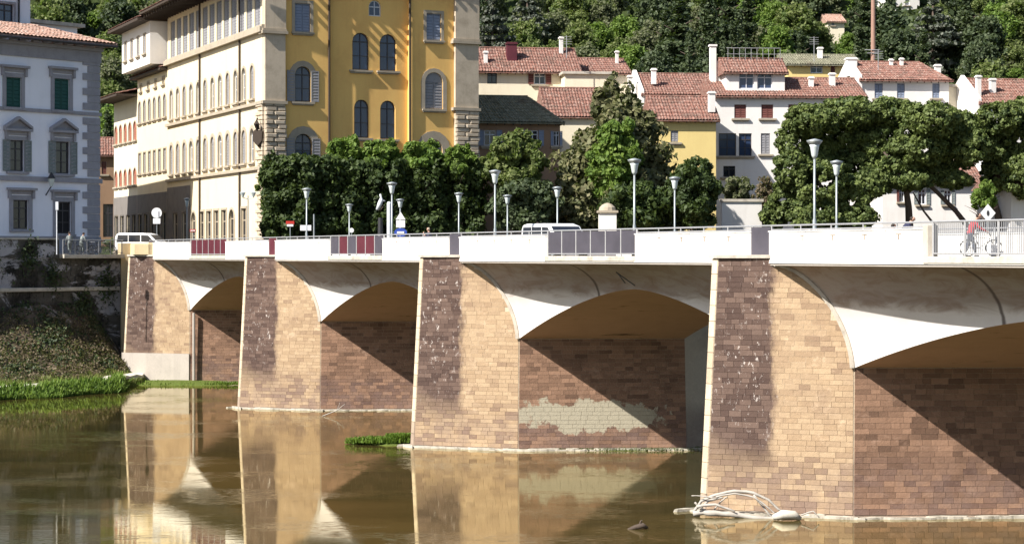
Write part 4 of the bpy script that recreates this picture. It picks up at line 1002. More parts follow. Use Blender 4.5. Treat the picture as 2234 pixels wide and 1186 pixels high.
# roof with corbels under the eave
def LP_(t, z, o): return FL.P(t, z, o)
zr = ZEL+1.7; E0, E1 = LP_(-1, ZEL+.3, 1.15), LP_(TL+1.0, ZEL+.3, 1.15); Rr = LP_(Fac(*FL.P(0, 0, -5.2)[:2], *FL.d).t(64), zr+.35, -5.2); Rl = LP_(-1, zr+.35, -5.2); Bk = LP_(TL+1, ZEL+.3, -22)
mb = MB(); mb.v = [E0, E1, Rr, Rl, Bk]+[(p[0], p[1], p[2]-.16) for p in (E0, E1, Rr, Rl, Bk)]; mb.f = [(0, 1, 2, 3), (1, 4, 2), (0, 5, 6, 1), (8, 7, 6, 5), (1, 6, 9, 4)]
rf = mb.build('roof', M['tile_pale'], lp); u2 = lambda p: (p[0], p[1], p[2]+.01)
tiles(rf, u2(E0), u2(E1), u2(Rr), u2(Rl), 'tile_pale', .38); tiles(rf, u2(E1), u2(Bk), u2(Rr), (Rr[0], Rr[1], Rr[2]+.02), 'tile_pale')
mb = MB(); mb.tube([E1, Rr], .16, 6); mb.build('hip_tiles', M['tile_pale'], rf)
mb = MB()
for i in range(28): q = TL-.3-i*1.08; FL.box(mb, q-.16, q+.16, ZEL-.02, ZEL+.12, .2, 1.0)
mb.build('corbel', M['quoin'], rf)
mb = MB(); mb.tube([LP_(-1, ZEL+.12, 1.2), LP_(TL+1, ZEL+.12, 1.2)], .10, 6); mb.build('gutter', M['dark_metal'], rf)
# set-back upper storey
FP = Fac(*FL.P(0, 0, -6.5)[:2], *FL.d); t66 = FP.t(66); zz = zr+.1
o = dict(t0=FP.t(-5), t1=FP.t(30), z0=FP.z(15, 60), z1=FP.z(15, 9), arch=0); o2_ = dict(o, t0=o['t0']-5, t1=o['t1']-5)
mb = MB(); wall(mb, FL, 0, t66, zr-1, zr+3.9, [o, o2_], out=-6.5); mb.add([FL.P(t66, zr-1, -6.5), FL.P(t66, zr-1, -16), FL.P(t66, zr+3.9, -16), FL.P(t66, zr+3.9, -6.5)], [(0, 1, 2, 3)]); mb.build('penthouse_wall', M['lilac_wall'], lp)
for q_ in (o, o2_): window(FL, lp, q_, style='glazed', surround=.2, out=-6.5, sur_mat='quoin', frame='frame_dark', glass='blue_glass')
mb = MB(); mb.tube([FL.P(FP.t(39), zr-1, -6.35), FL.P(FP.t(39), zr+3.9, -6.35)], .09, 6); mb.build('downpipe', M['dark_metal'], lp)
mb = MB(); FL.box(mb, -.5, t66+.5, zr+3.9, zr+4.15, -17, -5.9); mb.build('penthouse_roof', M['ledge'], lp)
ta_, tb2 = FP.t(66)+.02, FP.t(176); za, zb_ = FP.z(120, 84)-.4, FP.z(120, 54)
mb = MB(); FL.box(mb, ta_, tb2, za-2, zb_, -13, -7); mb.build('terrace_wall', M['lilac_wall'], lp)
mb = MB(); FL.box(mb, ta_, tb2+.5, zb_, zb_+.3, -13.4, -6.5); mb.build('terrace_roof', M['ledge'], lp)
ac = thing('air_conditioner', 'white air conditioning unit on the rooftop wall of the white palace', 'air conditioner', FL.P(FP.t(107), zb_-1.5, -6.5))
mb = MB(); tq = FP.t(105); FL.box(mb, tq-.5, tq+.45, zb_-1.45, zb_-.45, -6.9, -6.5); mb.build('casing', M['frame_white'], ac)
mb = MB(); mb.tube([FL.P(tq, zb_-.95, -6.5), FL.P(tq, zb_-.95, -6.46)], .33, 14); mb.build('fan_grille', M['dark_metal'], ac)
# wall lantern
wl = thing('wall_lantern', 'black iron wall lantern between the ground floor windows of the white palace', 'lantern', FL.P(FL.t(100), FL.z(100, 410), .3))
tq = FL.t(100); zq = FL.z(100, 410); mb = MB(); mb.tube([FL.P(tq, zq-.6, 0), FL.P(tq, zq-.1, .5), FL.P(tq, zq+.1, .75)], .05, 6); mb.build('bracket', M['dark_metal'], wl)
p = FL.P(tq, zq+.1, .75); mb = MB(); mb.lathe(p, [(.12, 0), (.3, .65)], 6); mb.build('glass', M['lamp_bowl'], wl); mb = MB(); mb.lathe(p, [(.36, .65), (.2, .9), (.04, 1.15)], 6); mb.build('cap', M['dark_metal'], wl)
# unseen house across the side street, added to shade the side front
sr = thing('shading_house', 'unseen plain tall house added behind the white palace to shade the side street', 'house', (-54, 224, 10)); FS = Fac(-46.9, 212.5, -.396, .918); mb = MB()
a_ = [(-46.9, 212.5), (-58.8, 240.0), (-70, 235), (-58.0, 207.6)]
mb.prism([(x, y, 10) for x, y in a_][::-1][::-1], [(x, y, 31.0) for x, y in a_]); mb.build('wall', M['cream_house'], sr)
mb = MB(); cxx = sum(p[0] for p in a_)/4; cyy = sum(p[1] for p in a_)/4; b_ = [(cxx+(x-cxx)*1.1, cyy+(y-cyy)*1.05) for x, y in a_]
mb.prism([(x, y, 31.0) for x, y in b_], [(x, y, 31.3) for x, y in b_]); mb.build('roof', M['tile_pale'], sr)
# ================================================================ houses behind the river road
S = lambda **k: k
house('long cream house with red tiled roof behind the shaded dark roof', 1030, 1262, 240, 8, 330, 153, 10, 3.0, 'cream_house',
      [(1063, 153+4, 1084, 183, S(style='glazed', frame='frame_dark', sill=False)), (1165, 160, 1190, 184, S(style='open', frame='frame_white', shut='shut_brown'))], sur=None, chim=[(1122, 94, 130, 22, 2.5, 'red_panel'), (1236, 82, 110, 8, 4, 'white_wall'), (1063, 112, 132, 8, 1.5, 'white_wall')])
house('red tiled end wing stepping back beside the long cream house', 1250, 1372, 246, 10, 300, 158, 9, 2.0, 'cream_house', [], chim=[(1358, 112, 135, 6, 3, 'white_wall')], over=.5)
house('low house with shaded dark roof beside the yellow palace', 1030, 1222, 214, 10, 330, 262, 10, 2.8, 'tan_block' if False else 'brown_house',
      [(1056, 284, 1082, 318, S(style='open', frame='frame_white', shut='shut_blue')), (1150, 284, 1174, 318, S(style='open', frame='frame_white', shut='shut_blue')), (1208, 286, 1220, 318, S(style='open', frame='frame_white', shut='shut_blue'))], hipr=3.0, rmat='tile_olive')
house('house with sunlit red tiled roof just left of the tall brown-green tree', 1196, 1345, 226, 6, 330, 252, 11, 3.4, 'cream_house', [], over=.4)
house('plain cream block above the sunlit red roof', 1232, 1330, 238, 6, 260, 162, 6, .4, 'cream_house', [], flat=True)
house('yellow house with red tiled roof right of the tall tree', 1430, 1562, 224, 5, 480, 257, 9, 2.6, 'lemon_wall', [(1463, 285, 1480, 310, S(style='closed', shut='shut_pale'))], chim=[(1556, 200, 232, 14, 1.0, 'white_wall')])
house('white gabled house with red roof behind the yellow house', 1405, 1580, 240, 5, 300, 205, 12, 2.8, 'white_wall', [], lpar=True, chim=[(1432, 150, 170, 10, 2, 'white_wall'), (1380, 165, 180, 10, 2, 'white_wall')], over=.4)
hw, fw_ = house('tall white house with brown shutters left of the stone pine', 1562, 1884, 232, 4, 500, 208, 12, 2.4, 'white_wall',
      [(1602, 228, 1628, 258, S(style='closed', shut='shut_brown')), (1661, 228, 1687, 258, S(style='closed', shut='shut_brown')), (1720, 228, 1740, 256, S(style='closed', shut='shut_brown')),
       (1568, 291, 1606, 340, S(style='glazed', frame='frame_dark', glass='blue_glass')), (1612, 291, 1640, 340, S(style='glazed', frame='frame_dark', glass='blue_glass')), (1660, 291, 1680, 336, S(style='closed', shut='shut_pale')),
       (1578, 362, 1604, 386, S(style='glazed', frame='frame_dark'))], chim=[(1782, 168, 180, 10, 3, 'white_wall'), (1830, 160, 182, 12, 3.4, 'white_wall')])
# its roof tower
tw = Fac(*fw_.P(fw_.t(1588), 0, -1.2)[:2], *fw_.d); t1_ = tw.t(1712); ze = tw.z(1650, 155)
o1 = [tw.op(1612, 160, 1645, 194), tw.op(1652, 160, 1685, 194)]; mb = MB(); wall(mb, tw, 0, t1_, fw_.z(1650, 215), ze, o1); zb2 = fw_.z(1650, 215)
for t in (0, t1_): mb.add([tw.P(t, zb2, -6), tw.P(t, zb2), tw.P(t, ze), tw.P(t, ze+1.5, -3), tw.P(t, ze, -6)], [(0, 1, 2, 3, 4)])
mb.build('tower_wall', M['white_wall'], hw)
for o in o1: window(tw, hw, o, style='glazed', frame='frame_white', glass='blue_glass', sill=False)
gable_roof(hw, tw, 0, t1_, ze, 6, 1.6, .5)
mb = MB(); tw.box(mb, tw.t(1560), tw.t(1573), zb2-1, tw.z(1566, 95), -4, -3.2); tw.box(mb, tw.t(1558), tw.t(1575), tw.z(1566, 95), tw.z(1566, 91), -4.1, -3.1)
mb.hexa([tw.P(tw.t(1573)+.02, zb2, -4), tw.P(.02, zb2, -4), tw.P(.02, zb2, -3.4), tw.P(tw.t(1573)+.02, zb2, -3.4), tw.P(tw.t(1573)+.02, tw.z(1573, 120), -4), tw.P(.02, tw.z(1590, 152), -4), tw.P(.02, tw.z(1590, 152), -3.4), tw.P(tw.t(1573)+.02, tw.z(1573, 120), -3.4)]); mb.build('tall_chimney', M['white_wall'], hw)
mb = MB()
for i in range(10): q = t1_*(.1+.1*i); mb.tube([tw.P(q, ze+1.4, -2.6), tw.P(q, ze+2.9, -2.6)], .03, 5)
mb.tube([tw.P(.5, ze+2.9, -2.6), tw.P(t1_, ze+2.9, -2.6)], .04, 5); mb.tube([tw.P(.5, ze+2.2, -2.6), tw.P(t1_, ze+2.2, -2.6)], .03, 5); mb.build('terrace_railing', M['rail'], hw)
house('white house with three blue-grey shutters and red roof above the stone pine', 1880, 2070, 246, 6, 400, 172, 10, 2.4, 'white_wall',
      [(1908, 182, 1926, 214, S(style='closed', shut='shut_blue')), (1957, 182, 1974, 214, S(style='closed', shut='shut_blue')), (2034, 182, 2050, 214, S(style='closed', shut='shut_blue'))], hipr=2.5, lpar=True, chim=[(1876, 128, 150, 22, 4, 'white_wall'), (2062, 142, 156, 12, 3, 'white_wall'), (1965, 130, 142, 7, 4, 'white_wall'), (1988, 128, 140, 7, 4, 'white_wall')])
house('low cream roof terrace between the two red roofs on the right', 2068, 2150, 248, 6, 400, 190, 8, .8, 'cream_house', [], flat=True)
house('red roofed house with small white chimney, rightmost house above the second stone pine', 2140, 2300, 242, 10, 400, 222, 10, 3.0, 'white_wall', [], lpar=True, chim=[(2143, 165, 200, 10, 1.2, 'white_wall'), (2180, 172, 190, 12, 2, 'white_wall')])
house('pale house with olive green low roof on the slope behind the white houses', 1720, 1878, 268, 4, 300, 140, 10, 1.6, 'lemon_wall', [(1768, 143, 1795, 160, S(style='glazed', sill=False)), (1812, 140, 1822, 160, S(style='closed', shut='shut_brown', sill=False))], rmat='tile_olive', chim=[(1800, 105, 122, 10, 3, 'white_wall')], z_base=12)
house('white house seen under the stone pine branches', 1925, 2140, 226, 3, 520, 395, 8, 2.0, 'white_wall', [(1962, 412, 1972, 440, S(style='open', shut='shut_brown')), (2003, 412, 2020, 446, S(style='open', shut='shut_grey')), (2060, 415, 2075, 446, S(style='open', shut='shut_grey'))])
house('white house with orange side at the right edge below the pine', 2206, 2330, 205, 12, 520, 404, 8, 1.8, 'white_wall', [])
house('white hilltop villa among dark cypresses at the top of the photo', 1932, 2006, 470, 10, 60, -30, 14, 4, 'white_wall', [(1948, 2, 1956, 14, 'glazed'), (1975, 0, 1984, 12, 'glazed')], z_base=52, name='villa', cat='villa')
house('small cream hill house half hidden by trees under the skyline wood', 1806, 1842, 420, 6, 60, 46, 7, 1.6, 'cream_house', [(1815, 48, 1820, 56, 'glazed')], z_base=44, rmat='tile_pale')
house('little white outbuilding in front of the cypress wood', 1930, 1958, 400, 6, 60, 48, 6, 1.0, 'white_wall', [], z_base=45)
# low garden wall by the road
fwl = Fac(PX(1575, 203), 203, 1, .1); gw = thing('garden_wall', 'low white garden wall with flat coping right of the dense round shrub', 'wall', fwl.P(2, 10))
mb = MB(); fwl.box(mb, 0, fwl.t(1662), 10, fwl.z(1610, 440), -.4, 0); mb.build('wall', M['white_wall'], gw); mb = MB(); fwl.box(mb, -.15, fwl.t(1662)+.15, fwl.z(1610, 440), fwl.z(1610, 434), -.55, .15); mb.build('coping', M['ledge'], gw)
# ================================================================ wooded hillside
def hill_z(x, y):
    b = 10.0+max(0, y-262)*.245*(1-.0*y)+ .00022*max(0, y-262)**2
    return b+2.5*math.sin(x*.045+1)*min(1, max(0, (y-270)/60))+1.6*math.sin(y*.06+x*.02)*min(1, max(0, (y-270)/60))
mb = MB(); nx, ny = 60, 50
for j in range(ny+1):
    for i in range(nx+1):
        y = 258+j*(680-258)/ny; x = -220+i*470/nx; mb.v.append((x, y, hill_z(x, y)))
for j in range(ny):
    for i in range(nx): a = j*(nx+1)+i; mb.f.append((a, a+1, a+nx+2, a+nx+1))
nh = NT('hillside_undergrowth'); cc = nh.mix(nh.noise(None, .12, 8, .7), (.02, .032, .012), (.07, .09, .03)); M['hill'] = nh.done(nh.bsdf(cc, .95, nh.bump(nh.noise(None, .8, 8, .7), 1, .5), spec=.05))
mb.build('hillside', M['hill'], kind='structure', smooth=True)
g = np.random.default_rng(77)
ux = g.uniform(-120, 135, 26000); uy = g.uniform(262, 560, 26000)
leaf_obj('undergrowth', np.array([(a, b, hill_z(a, b)+abs(g.normal(0, 1.1))) for a, b in zip(ux, uy)]), 1.5, M['leaf_dark'], kind='stuff', seed=12)
# prototypes, each a unit tree about 12 m tall, built once and then copied with its parts
def proto(kind, seed):
    r = random.Random(seed); blobs = []
    if kind == 'cypress':
        for i in range(7): f = i/6; blobs.append((r.uniform(-.15, .15), r.uniform(-.15, .15), 1.6+f*11.2, 1.5*(1-f*.72)+.15, 1.5*(1-f*.72)+.15, 1.7))
        return blobs, 3600, .42, .40, .6, 14, 12.5, 1.0
    if kind == 'cedar':
        for i in range(9):
            f = i/8; w = 4.6*(1-f)**.8+.7
            for q in range(3): a = r.uniform(0, 6.28); blobs.append((math.cos(a)*w*.45, math.sin(a)*w*.45, 2.2+f*11.0, w*.62, w*.62, .62))
        return blobs, 5200, .48, .30, .5, None, 12.5, .5
    if kind == 'olive':
        for q in range(6): a = q*1.05; blobs.append((math.cos(a)*1.4, math.sin(a)*1.4, 3.6+r.uniform(-.6, .8), 1.5, 1.5, 1.3))
        return blobs, 2600, .34, .34, .5, None, 3.6, 1.0
    for q in range(9):                                # broadleaf
        a = q*2.4; f = q/8; w = 2.9*math.sqrt(max(.05, 1-(f-.35)**2*1.9)); blobs.append((math.cos(a)*w*.75, math.sin(a)*w*.75, 3.6+f*6.6, 2.2+r.uniform(-.3, .4), 2.2+r.uniform(-.3, .4), 1.9))
    return blobs, 5200, .50, .34, .55, None, 9, .9
KIND = {'broad_dark': ('broad', 'leaf_dark'), 'broad_mid': ('broad', 'leaf_mid'), 'broad_lime': ('broad', 'leaf_lime'), 'broad_olive': ('broad', 'leaf_olive'), 'cypress': ('cypress', 'leaf_dark'), 'cedar': ('cedar', 'leaf_cedar'), 'olive': ('olive', 'leaf_olive')}
WORD = {'broad_dark': 'dark green broadleaf tree', 'broad_mid': 'mid green broadleaf tree', 'broad_lime': 'bright fresh green tree', 'broad_olive': 'grey green oak like tree', 'cypress': 'slim dark cypress', 'cedar': 'blue grey layered cedar', 'olive': 'small pale grey olive tree'}
CATN = {'cypress': ('cypress_tree', 'cypress'), 'cedar': ('cedar_tree', 'cedar'), 'olive': ('olive_tree', 'olive tree')}
PROTO = {}
for i, (kn, (k0, lf)) in enumerate(KIND.items()):
    bl, n, sz, cl, sh_, cnum, zt, flat = proto(k0, 40+i)
    nm, ct = CATN.get(kn, ('broadleaf_tree', 'tree'))
    PROTO[kn] = dict(made=None, args=(bl, n, sz, cl, sh_, cnum, zt, flat, lf), name=nm, cat=ct)
def hill_tree(kn, x, y, h, label, group=None, wide=1.0):
    P_ = PROTO[kn]; s = h/(13 if kn in ('cypress', 'cedar') else (5.2 if kn == 'olive' else 12.2)); z = hill_z(x, y) if y > 262 else 10.05
    if P_['made'] is None:
        bl, n, sz, cl, sh_, cnum, zt, flat, lf = P_['args']
        t = tree('', P_['cat'], 0, 0, 0, bl, n, sz, lf, 300+len(bl), None, P_['name'], .26, cl, sh_, zt, 5, 1.6, core=True, flat=flat, clumps=cnum)
        P_['made'] = t
    else: t = copy_tree(P_['made'])
    t.location = (x, y, z-.2); t.scale = (s*wide, s*wide, s); t.rotation_euler = (0, 0, rnd.uniform(0, 6.28))
    t['label'] = label; t['category'] = P_['cat']
    if group: t['group'] = group
    elif 'group' in t: del t['group']
    return t
def place_top(px, py, h):                             # the distance at which a tree of height h has its top on this row
    y = 270.0
    while y < 640:
        if PZ(py, y) <= hill_z(PX(px, y), y)+h: return y
        y += 2
    return 600.0
spots = [
 # px, py of the top, height, kind, width factor, label
 (1075, 5, 16, 'cedar', 1.0, 'dark layered conifer just right of the palace roof'),
 (1150, -10, 15, 'cedar', 1.1, 'tall dark conifer above the red chimney of the long cream house'),
 (1250, -20, 13, 'broad_mid', 1.2, 'large mid green tree above the middle of the long red roof'),
 (1210, 20, 11, 'broad_olive', 1.0, 'grey green tree behind the thin white chimney'),
 (1305, 45, 10, 'broad_lime', 1.1, 'bright green tree right above the end wing roof'),
 (1360, 30, 11, 'broad_lime', 1.0, 'second bright green tree, higher on the slope'),
 (1400, 60, 10, 'broad_olive', 1.1, 'grey green tree between the bright green tree and the dark cypresses'),
 (1425, -15, 14, 'broad_dark', 1.0, 'dark tree at the top edge left of the cypress pair'),
 (1480, 10, 17, 'cypress', 1.5, 'broad dark cypress left of the tall white chimney'),
 (1545, -15, 18, 'cypress', 1.2, 'tallest dark cypress above the tall white chimney'),
 (1590, -25, 18, 'cypress', 1.1, 'dark cypress right of the tall white chimney'),
 (1630, -10, 15, 'cypress', 1.3, 'dark cypress with grey green neighbour above the roof terrace'),
 (1503, 112, 5, 'olive', 1.0, 'small pale olive tree behind the white gabled house'),
 (1530, 90, 7, 'broad_dark', 1.0, 'dark bushy tree at the foot of the cypresses'),
 (1460, 105, 7, 'broad_lime', 1.0, 'low yellow green tree above the gabled house roof'),
 (1425, 118, 6, 'broad_mid', 1.1, 'low green tree above the small far roofs'),
 (1665, 60, 9, 'broad_olive', 1.1, 'grey green tree above the tower railing'),
 (1730, 10, 13, 'broad_mid', 1.2, 'deep green tree left of the small cream hill house'),
 (1735, 62, 9, 'broad_dark', 1.4, 'dark green spreading tree behind the olive roofed house'),
 (1790, 50, 8, 'broad_mid', 1.0, 'green tree below the small cream hill house'),
 (1850, 68, 8, 'broad_lime', 1.0, 'yellow green tree left of the tall mast'),
 (1885, -10, 17, 'cypress', 1.2, 'dark cypress immediately left of the tall mast'),
 (1935, 20, 14, 'broad_dark', 1.2, 'dark tree just right of the tall mast'),
 (1960, 60, 12, 'broad_dark', 1.1, 'black green tree below the hilltop villa'),
 (2035, 5, 16, 'cedar', 1.25, 'big blue grey layered cedar right of the hilltop villa'),
 (1975, 98, 6, 'broad_lime', 1.0, 'yellow green bush tree behind the red roof of the shuttered house'),
 (2110, -10, 17, 'cypress', 1.3, 'dark cypress right of the big cedar'),
 (2085, 40, 12, 'broad_dark', 1.0, 'dark tree between the cedar and the right hand trees'),
 (2150, 30, 14, 'broad_dark', 1.0, 'dark grey green tree near the top right corner'),
 (2185, 20, 11, 'broad_lime', 1.2, 'bright yellow green tree near the right edge of the hill'),
 (2225, -10, 13, 'broad_mid', 1.2, 'mid green tree in the top right corner'),
 (2215, 90, 9, 'broad_mid', 1.2, 'mid green tree below the bright tree at the right edge'),
 (2110, 135, 6, 'broad_olive', 1.1, 'grey green low tree right of the white ball chimney'),
 (2165, 130, 6, 'olive', 1.3, 'pale grey olive above the small white chimney at right'),
 (2215, 150, 5, 'broad_lime', 1.3, 'low yellow green tree above the last red roof'),
 (195, 22, 10, 'broad_lime', 1.3, 'yellow green round tree beside the white palace roof'),
 (235, 70, 11, 'broad_mid', 1.2, 'green tree filling the gap beside the white palace eave'),
 (250, 120, 11, 'broad_olive', 1.1, 'olive green tree low in the gap between the palaces'),
 (235, 170, 9, 'broad_mid', 1.1, 'lowest green tree in the gap between the two palaces'),
 (215, 215, 8, 'broad_dark', 1.0, 'dark tree at the bottom of the gap between the palaces'),
 (115, -10, 14, 'broad_mid', 1.0, 'green tree above the terrace wall at top left'),
 (150, -15, 14, 'broad_dark', 1.0, 'dark tree above the terrace wall at top left'),
 (260, -5, 14, 'broad_dark', 1.0, 'dark tree left of the palace eave tip'),
 (300, -15, 14, 'broad_mid', 1.0, 'green tree behind the palace eave tip'),
 (345, -10, 14, 'broad_olive', 1.0, 'grey green tree above the palace eave'),
]
taken = []
for px, py, h, kn, w, lab in spots:
    y = place_top(px, py, h); x = PX(px, y); hill_tree(kn, x, y, h, lab, wide=w); taken.append((x, y))
rr = random.Random(21); y = 276.0
while y < 545:
    x = -.275*y-6+rr.uniform(0, 6)
    while x < .275*y+8:
        xx, yy = x+rr.uniform(-2, 2), y+rr.uniform(-3, 3)
        px = CX+xx/yy*F
        if all((xx-a)**2+(yy-b)**2 > 30 for a, b in taken) and not (310 < px < 1030):
            kn = rr.choices(['broad_dark', 'broad_mid', 'broad_lime', 'broad_olive', 'cypress'], [.24, .27, .15, .24, .10])[0]
            if 1440 < px < 1650 and yy < 410: kn = 'cypress'
            if (1985 < px < 2085 or 1275 < px < 1330) and yy < 350: x += 9; continue
            h = rr.uniform(8, 12.5)*(1.35 if kn == 'cypress' else 1)
            # keep the low houses and the villa clear of anonymous trees
            clear = any(abs(px-q) < w_ and yy < z_ and PZ(0, 1) is not None and yy > z_-45 for q, w_, z_ in ((1970, 70, 470), (1824, 40, 420), (1944, 30, 400)))
            if not clear and not (yy < 300 and px > 1030 and h > 9 and rr.random() < .0):
                if yy < 300: h *= .62
                where = next(w_ for q, w_ in ((420, 'between the two palaces'), (1045, 'behind the palace roof'), (1260, 'above the long cream house'), (1400, 'above the end wing roof'), (1560, 'above the white gabled house'), (1720, 'above the roof terrace'), (1880, 'above the olive tiled roof'), (2080, 'above the shuttered house'), (9999, 'above the rightmost red roof')) if px < q)
                lvl = 'low' if yy < 310 else ('halfway up' if yy < 380 else 'high up')
                lab = WORD[kn]+' '+lvl+' '+where
                if CAMZ is not None and HY-(hill_z(xx, yy)+h-CAMZ)/yy*F > -330: hill_tree(kn, xx, yy, h, lab, lab)
        x += rr.uniform(8.5, 12)*(.8+y/1200)
    y += 12.5
# ================================================================ trees along the river road
def T(label, x0, x1, yt, yb, Z, leaf, n, size, seed, name='tree', cat='tree', shape='round', **k):
    """a street tree that fills this rectangle of the photograph at distance Z"""
    X0, X1, zt, zb = PX(x0, Z), PX(x1, Z), PZ(yt, Z), PZ(yb, Z); r = random.Random(seed); cx, w, h = (X0+X1)/2, (X1-X0)/2, zt-zb; bl = []
    if shape == 'round':
        bl.append((cx, Z, zb+h*.5, w*.72, w*.7, h*.42))
        for i in range(9):
            a = i*2.4; f = (i+.5)/9; q = math.sqrt(max(0, 1-(2*f-1)**2)); bl.append((cx+math.cos(a)*w*.55*q, Z+math.sin(a)*w*.5, zb+h*(.12+.76*f), w*.42, w*.42, h*.17))
    if shape == 'cone':
        for i in range(11):
            f = i/10; q = (1-f)**.45*1.12+.12; m = 3 if f < .75 else 1
            for j in range(m): a = r.uniform(0, 6.28); bl.append((cx+math.cos(a)*w*q*.45*(m > 1), Z+math.sin(a)*w*q*.45*(m > 1), zb+h*(.06+.86*f), w*q*.62, w*q*.62, h*.10))
    if shape == 'block':
        for i in range(3):
            for j in range(3): bl.append((X0+(i+.5)*(X1-X0)/3, Z+r.uniform(-.4, .4), zb+h*(.16+.32*j), w*.42, 1.9, h*.22))
        for i in range(4): bl.append((X0+(i+.5)*(X1-X0)/4, Z+r.uniform(-.8, .8), zt-h*.07+r.uniform(-.35, .25), w*.26, 1.5, h*.08))
    return tree(label, cat, cx, Z, 10.05, bl, n, size, leaf, seed, name=name, ztop=zb+h*.7, **k)
hed = [(578, 690, 346, 512, 186, 'leftmost clipped evergreen, next to the rusticated palace corner'), (672, 782, 350, 512, 187, 'second clipped evergreen from the palace corner, under the open shutters'),
       (765, 878, 352, 514, 188, 'clipped evergreen under the left pair of arched windows'), (862, 965, 352, 514, 189, 'clipped evergreen left of the rusticated arch window'), (950, 1050, 350, 514, 190, 'clipped evergreen in front of the right stone pier')]
for i, (a, b, yt, yb, Z, lab) in enumerate(hed):
    T(lab, a, b, yt, yb, Z, 'leaf_hedge', 17000, .40, 500+i, 'clipped_evergreen', 'hedge tree', 'block', clump=.42, shell=.6, trunk=.22, clumps=26)
for i, (a, b, yt, yb, Z, lab) in enumerate([(700, 800, 300, 385, 188, 'fresh green crown above the clipped evergreens right of the open shutters'), (775, 880, 304, 385, 188.5, 'fresh green crown above the clipped evergreens below the paired arched windows'), (960, 1040, 318, 390, 189, 'fresh green crown above the clipped evergreens at the right stone pier'), (860, 975, 308, 385, 189, 'smaller fresh green crown above the clipped evergreens at the rusticated window'), (560, 640, 340, 470, 190, 'loose light green tree at the palace corner behind the clipped evergreens')]):
    T(lab, a, b, yt, yb, Z, 'leaf_lime' if i < 4 else 'leaf_mid', 7500, .42, 520+i, 'street_tree', 'tree', 'round', clump=.36, trunk=.18)
T('leafy green tree in front of the low dark house, right of the clipped evergreens', 1040, 1205, 285, 450, 190, 'leaf_mid', 15000, .46, 530, 'street_tree', 'tree', 'round', clump=.30, clumps=22)
T('dark evergreen bush under the leafy tree, behind the white van', 1060, 1230, 390, 512, 187, 'leaf_dark', 13000, .42, 531, 'evergreen_bush', 'bush', 'round', clump=.36)
T('tallest street tree, brown green and cone shaped, in front of the red roofs', 1205, 1475, 158, 505, 196, 'leaf_magnolia', 60000, .55, 532, 'magnolia_tree', 'tree', 'cone', clump=.32, trunk=.35, clumps=24)
T('bright green tree standing in front of the tall cone shaped tree', 1278, 1405, 255, 450, 190, 'leaf_lime', 15000, .44, 533, 'street_tree', 'tree', 'round', clump=.34)
T('dark small tree in front of the cone shaped tree, beside the gate pillar', 1300, 1480, 400, 508, 186, 'leaf_hedge', 9000, .42, 534, 'evergreen_bush', 'bush', 'round', clump=.36)
T('dense dark round evergreen beside the white garden wall', 1440, 1580, 345, 506, 186, 'leaf_hedge', 19000, .40, 535, 'round_evergreen', 'tree', 'round', clump=.34, clumps=22)
T('low shrub with trailing branches on top of the white garden wall', 1565, 1650, 385, 440, 208, 'leaf_olive', 3500, .36, 536, 'shrub', 'shrub', 'round')
# stone pines
def pine(label, cx_, Z, x0, x1, yt, yb, n, seed, stems, blobs_px):
    zt, zb = PZ(yt, Z), PZ(yb, Z)
    t = thing('stone_pine', label, 'pine', (PX(cx_, Z), Z, 10.05)); r = random.Random(seed); bl = []
    for (px, py, rx, ry) in blobs_px:
        s = Z/F; zz = Z+r.uniform(-3.0, 3.0); bl.append((PX(px, zz), zz, PZ(py, zz), rx*s, rx*s*.85, ry*s))
    mb = MB()
    for st in stems:
        pts = [(PX(px, Z+dz), Z+dz, PZ(py, Z+dz)) for px, py, dz in st[0]]; mb.tube(pts, [st[1]*(1-.55*i/(len(pts)-1)) for i in range(len(pts))], 8)
    mb.build('trunk', M['bark'], t, smooth=True)
    P, O, Tt = crown_pts(bl, n, seed, .22, .72, .8, 110); cr = leaf_obj('crown', P, .36, M['leaf_pine'], t, O, seed=seed, tint=Tt)
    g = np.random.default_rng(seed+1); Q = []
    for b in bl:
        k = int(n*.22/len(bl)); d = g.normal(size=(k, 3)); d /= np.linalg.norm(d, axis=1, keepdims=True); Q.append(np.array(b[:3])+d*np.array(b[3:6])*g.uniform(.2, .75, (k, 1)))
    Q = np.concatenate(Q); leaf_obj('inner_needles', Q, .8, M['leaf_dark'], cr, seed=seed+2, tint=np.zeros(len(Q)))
    return t
pine('big stone pine with wide cloudy crown over white houses, behind the two tallest lamps', 1970, 204, 0, 0, 215, 480, 120000, 601,
     [([(1985, 510, 0), (1982, 450, 0), (1975, 400, -1), (1930, 330, -1)], .42), ([(1980, 420, 0), (2020, 360, 1), (2040, 310, 1)], .26), ([(2120, 505, 1), (2085, 460, 1), (2040, 415, 0), (1985, 370, 0), (1940, 320, 0)], .30), ([(2050, 505, 0), (2015, 460, 0), (1992, 420, 0)], .14)],
     [(1770, 262, 58, 34), (1850, 248, 66, 34), (1940, 250, 72, 34), (2030, 262, 66, 36), (2095, 285, 56, 40), (1740, 310, 44, 40), (1820, 305, 66, 44), (1910, 312, 70, 46), (2000, 322, 66, 42), (2080, 335, 50, 36), (1880, 365, 56, 30), (1960, 362, 54, 28), (1780, 360, 54, 40), (2040, 375, 30, 20), (2120, 320, 36, 40), (1985, 394, 52, 16), (2080, 392, 44, 18), (1925, 400, 30, 22)])
pine('dark shaggy evergreen mass hanging low on the left side of the big stone pine', 1790, 201, 0, 0, 215, 480, 52000, 602,
     [([(1800, 512, 0), (1795, 440, 0), (1785, 380, 0)], .3)],
     [(1725, 370, 38, 44), (1790, 400, 60, 50), (1720, 440, 44, 46), (1790, 465, 70, 36), (1860, 430, 50, 50), (1870, 475, 44, 26), (1690, 470, 30, 30), (1900, 400, 34, 34)])
